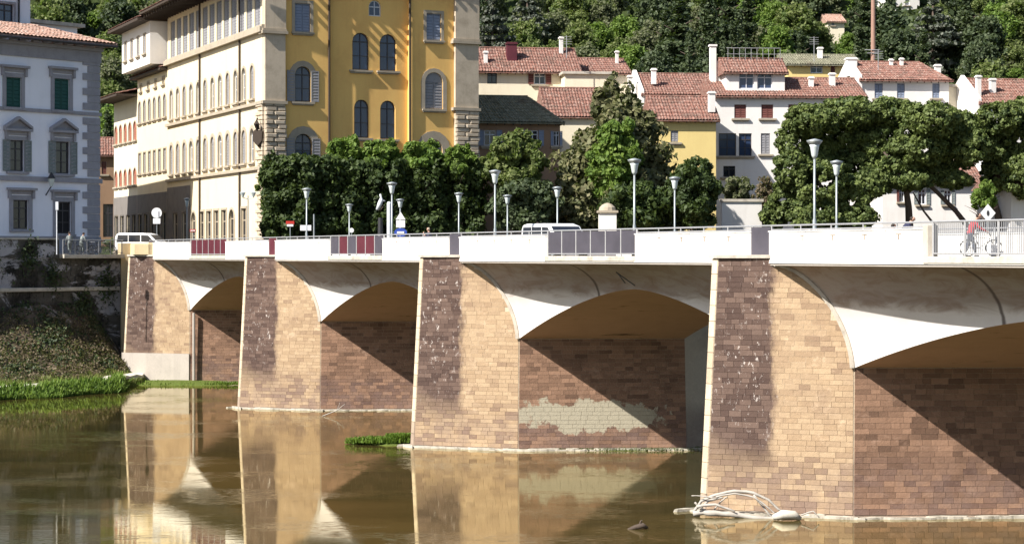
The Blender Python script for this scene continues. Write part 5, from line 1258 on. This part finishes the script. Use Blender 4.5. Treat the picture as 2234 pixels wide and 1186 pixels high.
pine('second stone pine at the right edge of the photo', 2200, 207, 0, 0, 215, 480, 50000, 603,
     [([(2185, 512, 0), (2175, 460, 0), (2165, 420, 0), (2190, 360, 0)], .42)],
     [(2180, 258, 50, 34), (2240, 250, 56, 36), (2170, 320, 44, 44), (2230, 320, 60, 48), (2180, 385, 42, 38), (2240, 385, 54, 44), (2300, 300, 60, 60)])
T('young yellow green tree under the pine, behind the walking cyclist', 2115, 2180, 392, 470, 198, 'leaf_lime', 2600, .34, 604, 'young_tree', 'tree', 'round', trunk=.12)
T('reddish leafless shrub at the foot of the stone pine by the white house', 1635, 1700, 380, 480, 205, 'leaf_dry', 2500, .26, 605, 'shrub', 'shrub', 'round', core=False)
# ================================================================ street lamps
lamp = thing('street_lamp', '', 'street lamp', (0, 0, 0), 0, 'street lamps along the bridge')
mb = MB(); mb.lathe((0, 0, 0), [(.13, 0), (.13, .25), (.085, .35), (.075, 1.3), (.05, 1.4), (.045, 3.55)], 10); mb.build('pole', M['lamp_metal'], lamp, smooth=True)
mb = MB(); mb.lathe((0, 0, 3.55), [(.06, 0), (.12, .12), (.17, .42), (.20, .50)], 14); mb.build('lantern', M['lamp_bowl'], lamp, smooth=True)
mb = MB(); mb.lathe((0, 0, 4.04), [(.19, 0), (.30, .13), (.31, .17), (.10, .22), (.02, .24)], 14); mb.build('lamp_shade', M['lamp_metal'], lamp, smooth=True)
LH = 4.32
def bridge_x(px, t):
    k = (px-CX)/F; dl = (k*(AY+TY*t)-(AX+t))/(DX-k*DY); p = BR(dl, t, 9.93); return p
first = True
for px, py, t, lab in [(1777, 300, 2.9, 'tallest lamp in front of the stone pine'), (1384, 343, 2.9, 'lamp in front of the cone shaped tree'), (1080, 368, 2.9, 'lamp in front of the leafy green tree left of the white van'), (855, 395, 2.9, 'lamp whose post carries a thick white tube'), (669, 408, 2.9, 'lamp beside the white rectangular sign'),
                       (1825, 347, 14.6, 'second tallest lamp, right beside the tallest one'), (1472, 383, 14.6, 'lamp in front of the dense round evergreen'), (1216, 405, 14.6, 'lamp rising behind the white van'), (1001, 418, 14.6, 'lamp between the clipped evergreens and the leafy green tree'), (873, 432, 14.6, 'lamp behind the blue and white road signs'), (762, 443, 14.6, 'short looking lamp in the middle of the clipped evergreens'),
                       (1107, 423, 17.5, 'small lamp just right of the lamp at the leafy green tree'), (408, 430, 14.6, 'farthest lamp, at the end of the bridge before the shaded shopfronts')]:
    p = bridge_x(px, t); hh_ = (PZ(py, p[1])-9.93); s = hh_/LH
    o = lamp if first else copy_tree(lamp); first = False
    z0 = 9.93 if t < 16 else 10.02
    if t > 16: s = (PZ(py, p[1])-10.02)/LH
    o.location = (p[0], p[1], z0); o.scale = (.98, .98, s); o['label'] = 'grey lamp with funnel shaped head on the bridge, '+lab if len(lab.split()) < 8 else 'grey funnel headed '+lab
# two-armed lamp at the corner of the palace
dlp = thing('double_street_lamp', 'street lamp with two lanterns on a crossbar near the palace corner', 'street lamp', (PX(541, 172), 172, 10.02))
x, y = PX(541, 172), 172; zt = PZ(424, 172); mb = MB(); mb.lathe((x, y, 10), [(.12, 0), (.1, .8), (.06, 1), (.05, zt-10.1)], 8); mb.tube([(x-.45, y, zt-.25), (x, y, zt-.4), (x+.45, y, zt-.25)], .04, 6); mb.build('pole', M['lamp_metal'], dlp)
for q in (-.45, .45):
    mb = MB(); mb.lathe((x+q, y, zt-.3), [(.05, 0), (.2, .35), (.26, .45), (.05, .55)], 10); mb.build('lantern', M['lamp_bowl'], dlp)
# ================================================================ road signs
def sign(label, px, py0, Z, shape, w, h, mat, z0=10.0, mark=None, cat='road sign', extra=()):
    x = PX(px, Z); zt = PZ(py0, Z); t = thing('road_sign', label, cat, (x, Z, z0)); mb = MB(); mb.tube([(x, Z+.04, z0), (x, Z+.04, zt)], .035, 6); mb.build('post', M['lamp_metal'], t)
    def plate(dx, zc, w, h, shape, mt, dy=-.03, nm='sign_plate'):
        if shape == 'disc': pts = [(math.cos(a)*w/2, math.sin(a)*h/2) for a in [i*math.pi/10 for i in range(20)]]
        elif shape == 'diamond': pts = [(0, -h/2), (w/2, 0), (0, h/2), (-w/2, 0)]
        elif shape == 'tri': pts = [(-w/2, -h/2), (w/2, -h/2), (0, h/2)]
        else: pts = [(-w/2, -h/2), (w/2, -h/2), (w/2, h/2), (-w/2, h/2)]
        MB().prism([(x+dx+a, Z+dy, zc+b) for a, b in pts][::-1], [(x+dx+a, Z+dy-.025, zc+b) for a, b in pts][::-1]).build(nm, M[mt], t)
    plate(0, zt-h/2, w, h, shape, mat)
    for e in extra: plate(*e)
    return t, x, zt
M['sign_white'] = plain('white_sign_face', (.75, .75, .75), .5); M['sign_red'] = plain('red_sign_face', (.45, .03, .02), .5); M['sign_blue'] = plain('blue_sign_face', (.03, .07, .35), .5)
Z = 166; zt = PZ(455, Z); sign('round white road sign with smaller plate under it, beyond the white van', 342, 453, Z, 'disc', .85, .85, 'sign_white', extra=[(0, zt-1.02, .6, .45, 'rect', 'sign_white'), (0.16, zt-.45, .10, .45, 'rect', 'quoin', -.06, 'symbol')])
Z = 160; zt = PZ(482, Z); sign('red roofed sign board on a post left of the lamp with the white sign', 633, 482, Z, 'rect', .65, .26, 'sign_red', extra=[(.0, zt-.33, .5, .2, 'rect', 'sign_white')])
Z = 156; sign('white rectangular road sign on the lamp post above the maroon railing', 667, 491, Z, 'rect', .85, .42, 'sign_white')
sign('small no entry sign with white bar before the palace doorways', 421, 500, 168, 'rect', .5, .22, 'sign_red', extra=[(0, PZ(500, 168)-.11, .4, .07, 'rect', 'sign_white', -.06, 'symbol')])
Z = 142; zt = PZ(462, Z); sign('stack of blue and white road signs in front of the clipped evergreens', 874, 462, Z, 'tri', .7, .55, 'sign_white', extra=[(0, zt-.85, .62, .5, 'rect', 'sign_white'), (0, zt-1.45, .9, .62, 'disc', 'sign_blue'), (0, zt-1.45, .5, .14, 'rect', 'sign_white', -.07, 'symbol'), (0, zt-2.0, .35, .35, 'disc', 'sign_white')])
Z = 176; sign('small round sign face beside the short looking lamp', 767, 497, Z, 'disc', .42, .42, 'leaf_olive' if False else 'sign_white')
Z = 178; sign('white diamond shaped road sign with dark symbol right of the walking cyclist', 2155, 445, Z, 'diamond', 1.35, 1.6, 'sign_white', extra=[(0, PZ(445, Z)-.8, .22, .5, 'disc', 'dark_metal', -.06, 'symbol')])
# plain slim post and white tube
x = PX(685, 150); t = thing('slim_post', 'plain slim grey post right of the white rectangular sign', 'post', (x, 150, 9.93)); MB().tube([(x, 150, 9.93), (x, 150, PZ(467, 150))], .06, 6).build('post', M['lamp_metal'], t)
p = bridge_x(849, 2.9); t = thing('white_tube', 'thick white vertical tube strapped to the lamp post by the clipped evergreens', 'tube', (p[0], p[1], 9.93)); MB().lathe(p, [(.13, 0), (.13, PZ(440, p[1])-9.93-.1), (.08, PZ(440, p[1])-9.93)], 10).build('tube', M['frame_white'], t)
x = PX(830, 165); t = thing('white_statue', 'small white figure shaped statue in front of the clipped evergreens', 'statue', (x, 165, 10))
mb = MB(); mb.lathe((x, 165, 10), [(.3, 0), (.3, 1.4), (.22, 1.6), (.2, 3.0)], 8); mb.build('pedestal', M['dark_metal'], t)
zb = PZ(458, 165); mb = MB(); mb.tube([(x-.25, 165, zb), (x-.05, 165, zb+.5), (x+.08, 165, zb+.85), (x+.05, 165, zb+1.0), (x-.02, 165, zb+1.3)], [.14, .20, .17, .08, .07], 8); mb.tube([(x+.05, 165, zb+.8), (x+.4, 165, zb+.72)], [.09, .05], 6); mb.build('figure', M['frame_white'], t, smooth=True)
# gate pillar in front of the cone shaped tree
Z = 182; x0, x1 = PX(1307, Z), PX(1345, Z); t = thing('gate_pillar', 'pale stone gate pillar with domed cap in front of the cone shaped tree', 'pillar', ((x0+x1)/2, Z, 10))
mb = MB(); mb.box(x0, x1, Z, Z+1.4, 10, PZ(464, Z)); mb.build('shaft', M['white_wall'], t); mb = MB(); mb.box(x0-.15, x1+.15, Z-.15, Z+1.55, PZ(464, Z), PZ(459, Z)); mb.build('cornice', M['trim_stone'], t)
mb = MB(); mb.lathe(((x0+x1)/2, Z+.7, PZ(459, Z)), [(.8, 0), (.72, .3), (.45, .55), (.1, .7)], 12); mb.build('cap', M['trim_stone'], t); mb = MB(); mb.box(x0+.65, x0+.95, Z-.02, Z+.1, 10.0, 11.7); mb.build('niche', M['shut_brown'], t)
# mast
Z = 300; x = PX(1905, Z); zb = 12; t = thing('mast', 'very tall reddish brown mast rising behind the white houses to the top of the photo', 'mast', (x, Z, hill_z(x, Z)))
mb = MB(); mb.tube([(x, Z, hill_z(x, Z)-1), (x, Z, PZ(120, Z)), (x, Z, PZ(-20, Z))], [.42, .36, .30], 10); mb.build('pole', plain('rusty_mast_paint', (.34, .2, .15), .6), t)
for py, w in ((110, 2.2), (117, 1.6)): mb = MB(); mb.tube([(x-w*.6, Z-.4, PZ(py, Z)), (x+w*.4, Z-.4, PZ(py, Z))], .07, 5); mb.build('crossbar', M['rail'], t)
# roof aerials
for px, yb_, yt_, Zq, lab in ((1776, 118, 80, 262, 'thin roof aerial on the olive roofed house'), (1916, 135, 110, 243, 'short roof aerial above the shuttered white house'), (1236, 108, 78, 236, 'thin aerial on the long red roof')):
    x = PX(px, Zq); t = thing('aerial', lab, 'aerial', (x, Zq, PZ(yb_, Zq)-1)); mb = MB(); mb.tube([(x, Zq, PZ(yb_, Zq)-1), (x, Zq, PZ(yt_, Zq))], .05, 5); mb.build('rod', M['rail'], t)
    mb = MB()
    for q in range(4): mb.tube([(x-.6, Zq, PZ(yt_, Zq)-.15-q*.28), (x+.6, Zq, PZ(yt_, Zq)-.15-q*.28)], .025, 4)
    mb.build('dipole', M['rail'], t)
# ================================================================ vehicles
def van(label, x, y, z, rz, L_=4.4, H_=1.85, W_=1.75):
    t = thing('parked_van', label, 'van', (x, y, z), rz)
    def lp(s): return [(u*L_/2, v*H_) for u, v in s]
    side = [(-1, .18), (-1, .55), (-.97, .85), (-.90, .97), (-.75, 1.0), (.15, 1.0), (.42, .93), (.70, .62), (.95, .50), (1, .35), (1, .18)]
    body = MB(); pts = lp(side); lo = [(a, -W_/2, b) for a, b in pts]; hi = [(a, W_/2, b) for a, b in pts]; body.prism(lo, hi)
    Mx = WM[t.name]
    def tw(mb, nm, mt, par=t, **k): mb.v = [tuple(Mx @ Vector(v)) for v in mb.v]; return mb.build(nm, M[mt], par, **k)
    b = tw(body, 'body', 'car_white', bevel=.09)
    for s in (-1, 1):
        mb = MB(); w = s*(W_/2+.012)
        for seg in ([(-.9, .58), (-.45, .58), (-.45, .90), (-.86, .90)], [(-.42, .58), (.05, .58), (.05, .90), (-.42, .90)], [(.09, .58), (.62, .58), (.38, .88), (.09, .90)]):
            q = lp(seg); m2 = MB(); m2.prism([(a, w, c) for a, c in q], [(a, w-s*.03, c) for a, c in q]); tw(m2, 'side_window', 'glass')
    for (a0, b0, a1, b1, nm) in ((.43, .915, .69, .635, 'windscreen'), (-.985, .60, -.955, .88, 'rear_window')):
        m2 = MB(); e = .03 if a0 > 0 else -.03; m2.hexa([(a0*L_/2+e, -W_/2+.12, b0*H_), (a0*L_/2+e, W_/2-.12, b0*H_), (a1*L_/2+e, W_/2-.12, b1*H_), (a1*L_/2+e, -W_/2+.12, b1*H_), (a0*L_/2-e, -W_/2+.12, b0*H_-.03), (a0*L_/2-e, W_/2-.12, b0*H_-.03), (a1*L_/2-e, W_/2-.12, b1*H_-.03), (a1*L_/2-e, -W_/2+.12, b1*H_-.03)]); tw(m2, nm, 'glass')
    for a in (-.62, .62):
        for s in (-1, 1):
            m2 = MB(); m2.tube([(a*L_/2, s*(W_/2-.18), .33), (a*L_/2, s*(W_/2+.02), .33)], .33, 16); wh = tw(m2, 'wheel', 'tyre'); m2 = MB(); m2.tube([(a*L_/2, s*(W_/2), .33), (a*L_/2, s*(W_/2+.035), .33)], .2, 12); tw(m2, 'rim', 'lamp_metal', wh)
    for s in (-.6, .6):
        m2 = MB(); m2.box(L_/2-.04, L_/2+.02, s-.15, s+.15, .62, .78); tw(m2, 'headlight', 'frame_white'); m2 = MB(); m2.box(-L_/2-.02, -L_/2+.03, s-.08, s+.08, .8, 1.1); tw(m2, 'tail_light', 'sign_red')
    return t
van('white estate van parked at the far end of the bridge before the shaded doorways', PX(313, 163.5), 163.5, 10.02, -.25, 4.3, 1.72)
p = bridge_x(1213, 6.4); van('white van driving on the bridge above the grey panelled railing', p[0], p[1], 9.8, math.atan2(DY, DX), 4.6, 1.78, 1.8)
# ================================================================ people and bicycles
def skin_mesh(name, pts, edges, radii, mat, parent, sub=1):
    me = bpy.data.meshes.new(name); A = WM[parent.name].inverted(); me.from_pydata([tuple(A @ Vector(p)) for p in pts], edges, []); me.materials.append(mat)
    o = bpy.data.objects.new(name, me); link(o, parent); WM[o.name] = WM[parent.name]
    m = o.modifiers.new('skin', 'SKIN'); sv = me.skin_vertices
    if not sv: 
        me.attributes  # layer is added by the modifier on evaluation
    if len(me.skin_vertices) == 0:
        bpy.context.view_layer.objects.active = o
    layer = me.skin_vertices[0].data if len(me.skin_vertices) else None
    if layer:
        for i, r_ in enumerate(radii): layer[i].radius = (r_, r_); 
        layer[0].use_root = True
    s = o.modifiers.new('subsurf', 'SUBSURF'); s.levels = sub; s.render_levels = sub
    return o
def limb_mesh(name, chains, mat, parent, n=8):        # tapering limbs that share one joined surface
    mb = MB()
    for pts, rs in chains: mb.tube(pts, rs, n)
    o = mb.build(name, mat, parent, smooth=True)
    m = o.modifiers.new('remesh', 'REMESH'); m.mode = 'VOXEL'; m.voxel_size = .028; m.use_smooth_shade = True
    s = o.modifiers.new('smooth', 'SMOOTH'); s.iterations = 3
    return o
M['skin'] = plain('skin', (.46, .27, .19), .6); M['hair'] = plain('dark_brown_hair', (.03, .02, .015), .7); M['jeans'] = plain('dark_blue_trousers', (.035, .045, .08), .8); M['navy'] = plain('navy_cloth', (.02, .022, .06), .8)
M['red_cloth'] = plain('red_jacket_cloth', (.48, .03, .045), .75); M['white_cloth'] = plain('white_shirt_cloth', (.72, .71, .70), .8); M['shoe'] = plain('pale_shoe', (.4, .4, .4), .7)
def person(label, x, y, z, rz, pose, top, legs, hair='hair', H_=1.72):
    t = thing('person', label, 'person', (x, y, z), rz); k = H_/1.72; Mx = WM[t.name]
    def w(p): return tuple(Mx @ (Vector(p)*k))
    hip = Vector((0, 0, .92)); lean = pose.get('lean', 0.0); up = Vector((math.sin(lean), 0, math.cos(lean)))
    ch = hip+up*.30; sh = hip+up*.50; neck = sh+up*.08; head = neck+up*.13+Vector((pose.get('head', .03), 0, 0))
    stride = pose.get('stride', .12); chains = []
    def seg(*a): return [w(p) for p in a]
    # one continuous body: head, neck, torso, arms and legs
    arms = []
    for s, (fx, fz) in ((-1, pose.get('arm_r', (.1, .85))), (1, pose.get('arm_l', (.1, .85)))):
        S_ = sh+Vector((0, s*.18, -.03)); Hn = Vector((fx, s*.22, fz)); El = (S_+Hn)/2+Vector((-.07, s*.05, -.03)); arms.append((S_, El, Hn, s))
        chains.append((seg(S_, El, Hn), [.052*k, .042*k, .03*k]))
        d = (Hn-El).normalized(); sd = Vector((0, s, 0))
        chains.append((seg(Hn, Hn+d*.09), [.034*k, .036*k]))
        for q in range(4): chains.append((seg(Hn+d*.08+sd*0+Vector((0, 0, 0))+d.cross(sd)*(.027*(q-1.5)), Hn+d*(.14+.012*(1 if q in (1, 2) else 0))+d.cross(sd)*(.03*(q-1.5)), Hn+d*(.155)+d.cross(sd)*(.03*(q-1.5))-sd*.03), [.011*k]*3))
        chains.append((seg(Hn+d*.03, Hn+d*.07+d.cross(sd)*.06), [.013*k, .011*k]))
    legsP = []
    for s, f in ((-1, stride), (1, -stride)):
        A_ = hip+Vector((0, s*.09, -.02)); F_ = Vector((f, s*.10, .08)); K_ = (A_+F_)/2+Vector((.05, 0, 0)); legsP.append((A_, K_, F_)); chains.append((seg(A_, K_, F_), [.085*k, .058*k, .042*k])); chains.append((seg(F_+Vector((-.05, 0, -.03)), F_+Vector((.15, 0, -.045))), [.045*k, .035*k]))
    chains.append((seg(hip-Vector((0, 0, .03)), hip+up*.15, ch, sh, neck, neck+up*.06), [.13*k, .12*k, .145*k, .12*k, .055*k, .052*k]))
    chains.append((seg(neck+up*.04, head-up*.05, head+up*.02, head+up*.09, head+up*.125), [.05*k, .075*k, .092*k, .082*k, .04*k]))
    chains.append((seg(head+Vector((.06, 0, .0)), head+Vector((.115, 0, -.015))), [.022*k, .014*k]))
    for s in (-1, 1): chains.append((seg(head+Vector((0, s*.08, .01)), head+Vector((-.01, s*.105, .02))), [.022*k, .02*k]))
    b = limb_mesh('body', chains, M['skin'], t)
    ch2 = [(seg(A_, El, Hn-(Hn-El).normalized()*.02), [.068*k, .056*k, .044*k]) for A_, El, Hn, s in arms]+[(seg(hip-Vector((0, 0, .07)), hip+up*.15, ch, sh, sh+up*.05), [.155*k, .145*k, .17*k, .145*k, .07*k])]
    ch2 += [(seg(sh+Vector((0, -.16, -.03)), sh+Vector((0, .16, -.03))), [.085*k, .085*k])]
    limb_mesh('jacket' if top == 'red_cloth' else 'top', ch2, M[top], t)
    limb_mesh('trousers', [(seg(hip+Vector((0, 0, .04)), hip-Vector((0, 0, .06))), [.14*k, .14*k])]+[(seg(A_, K_, F_+Vector((0, 0, .03))), [.105*k, .078*k, .062*k]) for A_, K_, F_ in legsP], M[legs], t)
    limb_mesh('shoes', [(seg(F_+Vector((-.06, 0, -.035)), F_+Vector((.16, 0, -.045))), [.052*k, .042*k]) for A_, K_, F_ in legsP], M['shoe'], t)
    hr = MB(); hr.tube(seg(head+Vector((-.035, 0, -.02)), head+Vector((-.028, 0, .06)), head+Vector((-.01, 0, .12))), [.082*k, .095*k, .055*k], 10); hr.build('hair', M[hair], t, smooth=True)
    hp = MB()
    for s in (-1, 1): hp.tube(seg(head+Vector((.084, s*.032, .015)), head+Vector((.094, s*.032, .015))), [.012*k, .010*k], 6)
    hp.build('eyes', M['dark_metal'], t)
    return t
def bicycle(label, x, y, z, rz, group=None, mat='dark_metal'):
    t = thing('bicycle', label, 'bicycle', (x, y, z), rz, group); Mx = WM[t.name]
    def w(p): return tuple(Mx @ Vector(p))
    def bt(nm, segs, mt, par=t):
        mb = MB()
        for pts, r in segs: mb.tube([w(p) for p in pts], r, 6)
        return mb.build(nm, M[mt], par)
    for c in (-.52, .52):
        circ = [(c+.33*math.cos(a), 0, .34+.33*math.sin(a)) for a in [i*math.pi/9 for i in range(19)]]; wh = bt('wheel', [(circ, .022)], 'tyre')
        bt('spokes', [([(c, 0, .34), circ[i]], .004) for i in range(0, 18, 2)], 'rail', wh)
    bt('frame', [([(-.52, 0, .34), (-.08, 0, .32), (.38, 0, .72), (-.18, 0, .78), (-.52, 0, .34)], .018), ([(-.08, 0, .32), (-.22, 0, .86)], .018), ([(.52, 0, .34), (.36, 0, .92)], .016)], mat)
    bt('handlebar', [([(.30, -.26, .98), (.37, -.1, .97), (.37, .1, .97), (.30, .26, .98)], .014), ([(.36, 0, .9), (.37, 0, .97)], .014)], 'rail')
    mb = MB(); mb.hexa([w(p) for p in ((-.34, -.07, .87), (-.06, -.02, .88), (-.06, .02, .88), (-.34, .07, .87), (-.34, -.08, .93), (-.06, -.025, .93), (-.06, .025, .93), (-.34, .08, .93))]); mb.build('saddle', M['tyre'], t)
    bt('pedals', [([(-.08, -.12, .32), (-.08, .12, .32)], .015), ([(-.08, -.12, .32), (.06, -.14, .24)], .015), ([(-.08, .12, .32), (-.22, .14, .40)], .015)], 'rail')
    return t
ax = math.atan2(DY, DX)
p = bridge_x(2116, 13.8); person('person in a red jacket leaning forward while pushing a bicycle along the far sidewalk', p[0], p[1], 9.93, -.15, dict(lean=.42, arm_r=(.62, .98), arm_l=(.62, 1.0), stride=.2, head=.06), 'red_cloth', 'jeans', H_=1.8)
p = bridge_x(2140, 13.5); bicycle('dark bicycle pushed by the person in the red jacket', p[0], p[1], 9.93, -.1)
p = bridge_x(1968, 12.6); person('person in a bulky navy coat bent over behind the pale scooter', p[0], p[1], 9.93, -.2, dict(lean=.6, arm_r=(.5, .75), arm_l=(.5, .75), stride=.12), 'navy', 'navy', H_=1.78)
p = bridge_x(1940, 3.4); person('person in a white shirt seated low against the parapet under the stone pine', p[0], p[1], 9.55, .3, dict(lean=.25, arm_r=(.3, .8), arm_l=(.3, .8), stride=.1), 'white_cloth', 'white_cloth', H_=1.55)
p = bridge_x(1173, 13.6); person('person in a red top with back to the dark bushes, just above the white van', p[0], p[1], 9.93, 1.2, dict(lean=.0), 'red_cloth', 'jeans', H_=1.95)
p = bridge_x(937, 14.2); person('pale haired person in dark clothes walking before the clipped evergreens', p[0], p[1], 9.93, 2.9, dict(lean=.08, stride=.2), 'navy', 'jeans', 'trim_stone', H_=1.85)
p = bridge_x(928, 14.6); person('person in white trousers walking beside the pale haired one', p[0], p[1], 9.93, 2.8, dict(lean=.1, stride=.2), 'navy', 'white_cloth', H_=1.6)
# balustrade and bicycles on the quay left of the bridge
bal = thing('quay_railing', 'dark metal railing on the quay between the white palace and the bridge', 'railing', QP(2.8, .6, 10.02))
mb = MB(); mb.tube([QP(-.1, .6, 11.15), QP(5.7, .6, 11.15)], .035, 6); mb.tube([QP(-.1, .6, 10.15), QP(5.7, .6, 10.15)], .025, 6)
for i in range(6): mb.tube([QP(i*1.14, .6, 10.02), QP(i*1.14, .6, 11.15)], .035, 6)
mb.build('railing_frame', M['rail'], bal)
for i in range(46):
    if i == 0:
        b1 = MB(); b1.box(-.012, .012, -.012, .012, 0, 1); bm_ = bpy.data.meshes.new('baluster'); bm_.from_pydata(b1.v, [], b1.f); bm_.materials.append(M['dark_metal'])
    q = QP(.08+i*.123, .6, 10.15); o = bpy.data.objects.new('baluster', bm_); C.objects.link(o); o.parent = bal; l = bal.location; o.location = (q[0]-l[0], q[1]-l[1], q[2]-l[2])
ad = math.atan2(QL.y, QL.x)
for i, (s, o_, lab) in enumerate([(.9, .1, 'bicycle parked nearest the bridge behind the quay railing'), (2.0, -.1, 'second bicycle from the bridge behind the quay railing'), (3.0, .15, 'bicycle in the middle of the row behind the quay railing'), (4.3, .1, 'bicycle parked farthest from the bridge, below the palace corner')]):
    q = QP(s, -.2+o_, 10.03); bicycle('dark '+lab, q[0], q[1], 10.03, ad+.25*math.sin(i*2), 'bicycles parked on the quay', 'dark_metal')
for i, (s, lab) in enumerate([(3.6, 'person in grey leaning over the quay bicycles'), (4.7, 'person in grey standing left of the quay bicycles, facing the palace')]):
    q = QP(s, .1, 10.03); person(lab, q[0], q[1], 10.03, 1.0+i, dict(lean=.35 if i == 0 else .1, arm_r=(.4, .8), arm_l=(.35, .85)), 'shut_grey', 'shut_grey', H_=1.72)
# tall bollard-like signpost before the palace
x = PX(124, 153.0); t = thing('signpost', 'slim white signpost in front of the palace doorway at left', 'post', (x, 153, 10)); MB().tube([(x, 153, 10), (x, 153, PZ(441, 153))], .045, 6).build('post', M['frame_white'], t); MB().box(x-.08, x+.12, 152.9, 153.1, PZ(458, 153), PZ(440, 153)).build('sign_plate', M['frame_white'], t)
# ================================================================ things in the river
M['driftwood'] = plaster('bleached_driftwood', (.40, .37, .33), .45, (.25, .21, .17), 3)
dw = thing('driftwood', 'pile of bleached driftwood with one long arched branch caught against the nearest pier', 'driftwood', BR(.6, -.6, .1))
def WP(px, py, Z): return (PX(px, Z), Z, PZ(py, Z))
Zd = 77.2
for pts, r in [
    ([(1512, 1117), (1530, 1092), (1560, 1077), (1600, 1068), (1640, 1070), (1672, 1085), (1692, 1103), (1702, 1112)], [.06, .06, .065, .065, .06, .05, .045, .03]),
    ([(1560, 1082), (1600, 1074), (1642, 1080), (1668, 1098), (1690, 1120)], [.035, .035, .035, .03, .03]),
    ([(1512, 1119), (1545, 1117), (1590, 1118), (1640, 1124), (1700, 1128), (1738, 1130)], [.10, .12, .11, .09, .08, .06]),
    ([(1508, 1080), (1535, 1082), (1562, 1086)], [.02, .03, .03]), ([(1525, 1110), (1545, 1090), (1575, 1083)], [.05, .05, .03]), ([(1555, 1112), (1572, 1090), (1585, 1080)], [.03, .03, .02]),
    ([(1640, 1075), (1668, 1110), (1685, 1128)], [.04, .045, .04]), ([(1520, 1104), (1560, 1098), (1600, 1112)], [.06, .05, .03]), ([(1740, 1116), (1765, 1106), (1778, 1120)], [.03, .025, .02]), ([(1515, 1095), (1530, 1108), (1560, 1120)], [.04, .05, .05])]:
    n_ = len(pts); dz_ = rnd.uniform(-.25, .15); mb = MB(); P3 = []
    for i in range(n_*3-2):
        f = i/3; a = int(f); b = min(a+1, n_-1); u = f-a; P3.append((PX(pts[a][0]+(pts[b][0]-pts[a][0])*u, Zd+dz_)+rnd.uniform(-.015, .015), Zd+dz_-1.0*((pts[a][0]-1512)/240), PZ(pts[a][1]+(pts[b][1]-pts[a][1])*u, Zd+dz_)+rnd.uniform(-.015, .015)))
    mb.tube(P3, [r[min(int(i/3), len(r)-1)] for i in range(len(P3))], 7); mb.build('branch', M['driftwood'], dw, smooth=True)
mb = MB(); x, y, z = WP(1718, 1124, 76.0); mb.tube([(x-.55, y, .1), (x-.2, y-.05, .22), (x+.25, y, .2), (x+.5, y, .05)], [.10, .19, .17, .08], 9); mb.build('log', M['footing'], dw, smooth=True)
lg = thing('drifting_log', 'small dark forked log poking out of the water left of the nearest pier', 'log', (PX(1395, 73.5), 73.5, 0)); x, y = PX(1395, 73.5), 73.5
mb = MB(); mb.tube([(x-.42, y, -.02), (x-.15, y, .07), (x+.12, y, .14), (x+.3, y+.05, .05)], [.05, .09, .11, .05], 7); mb.build('log', M['bark'], lg, smooth=True); mb = MB(); mb.tube([(x, y, .1), (x+.05, y, .3), (x+.12, y, .33)], [.05, .035, .015], 6); mb.build('branch', M['bark'], lg)
tg = thing('twig', 'bare thin forked twig standing in the water before the second pier', 'twig', (PX(740, 125), 125, 0)); x, y = PX(735, 125), 125
mb = MB(); mb.tube([(x-.9, y, .0), (x, y, .35), (x+.5, y, .75)], [.03, .03, .012], 5); mb.tube([(x, y, .35), (x+.2, y, .85)], [.02, .01], 5); mb.build('branch', M['driftwood'], tg)
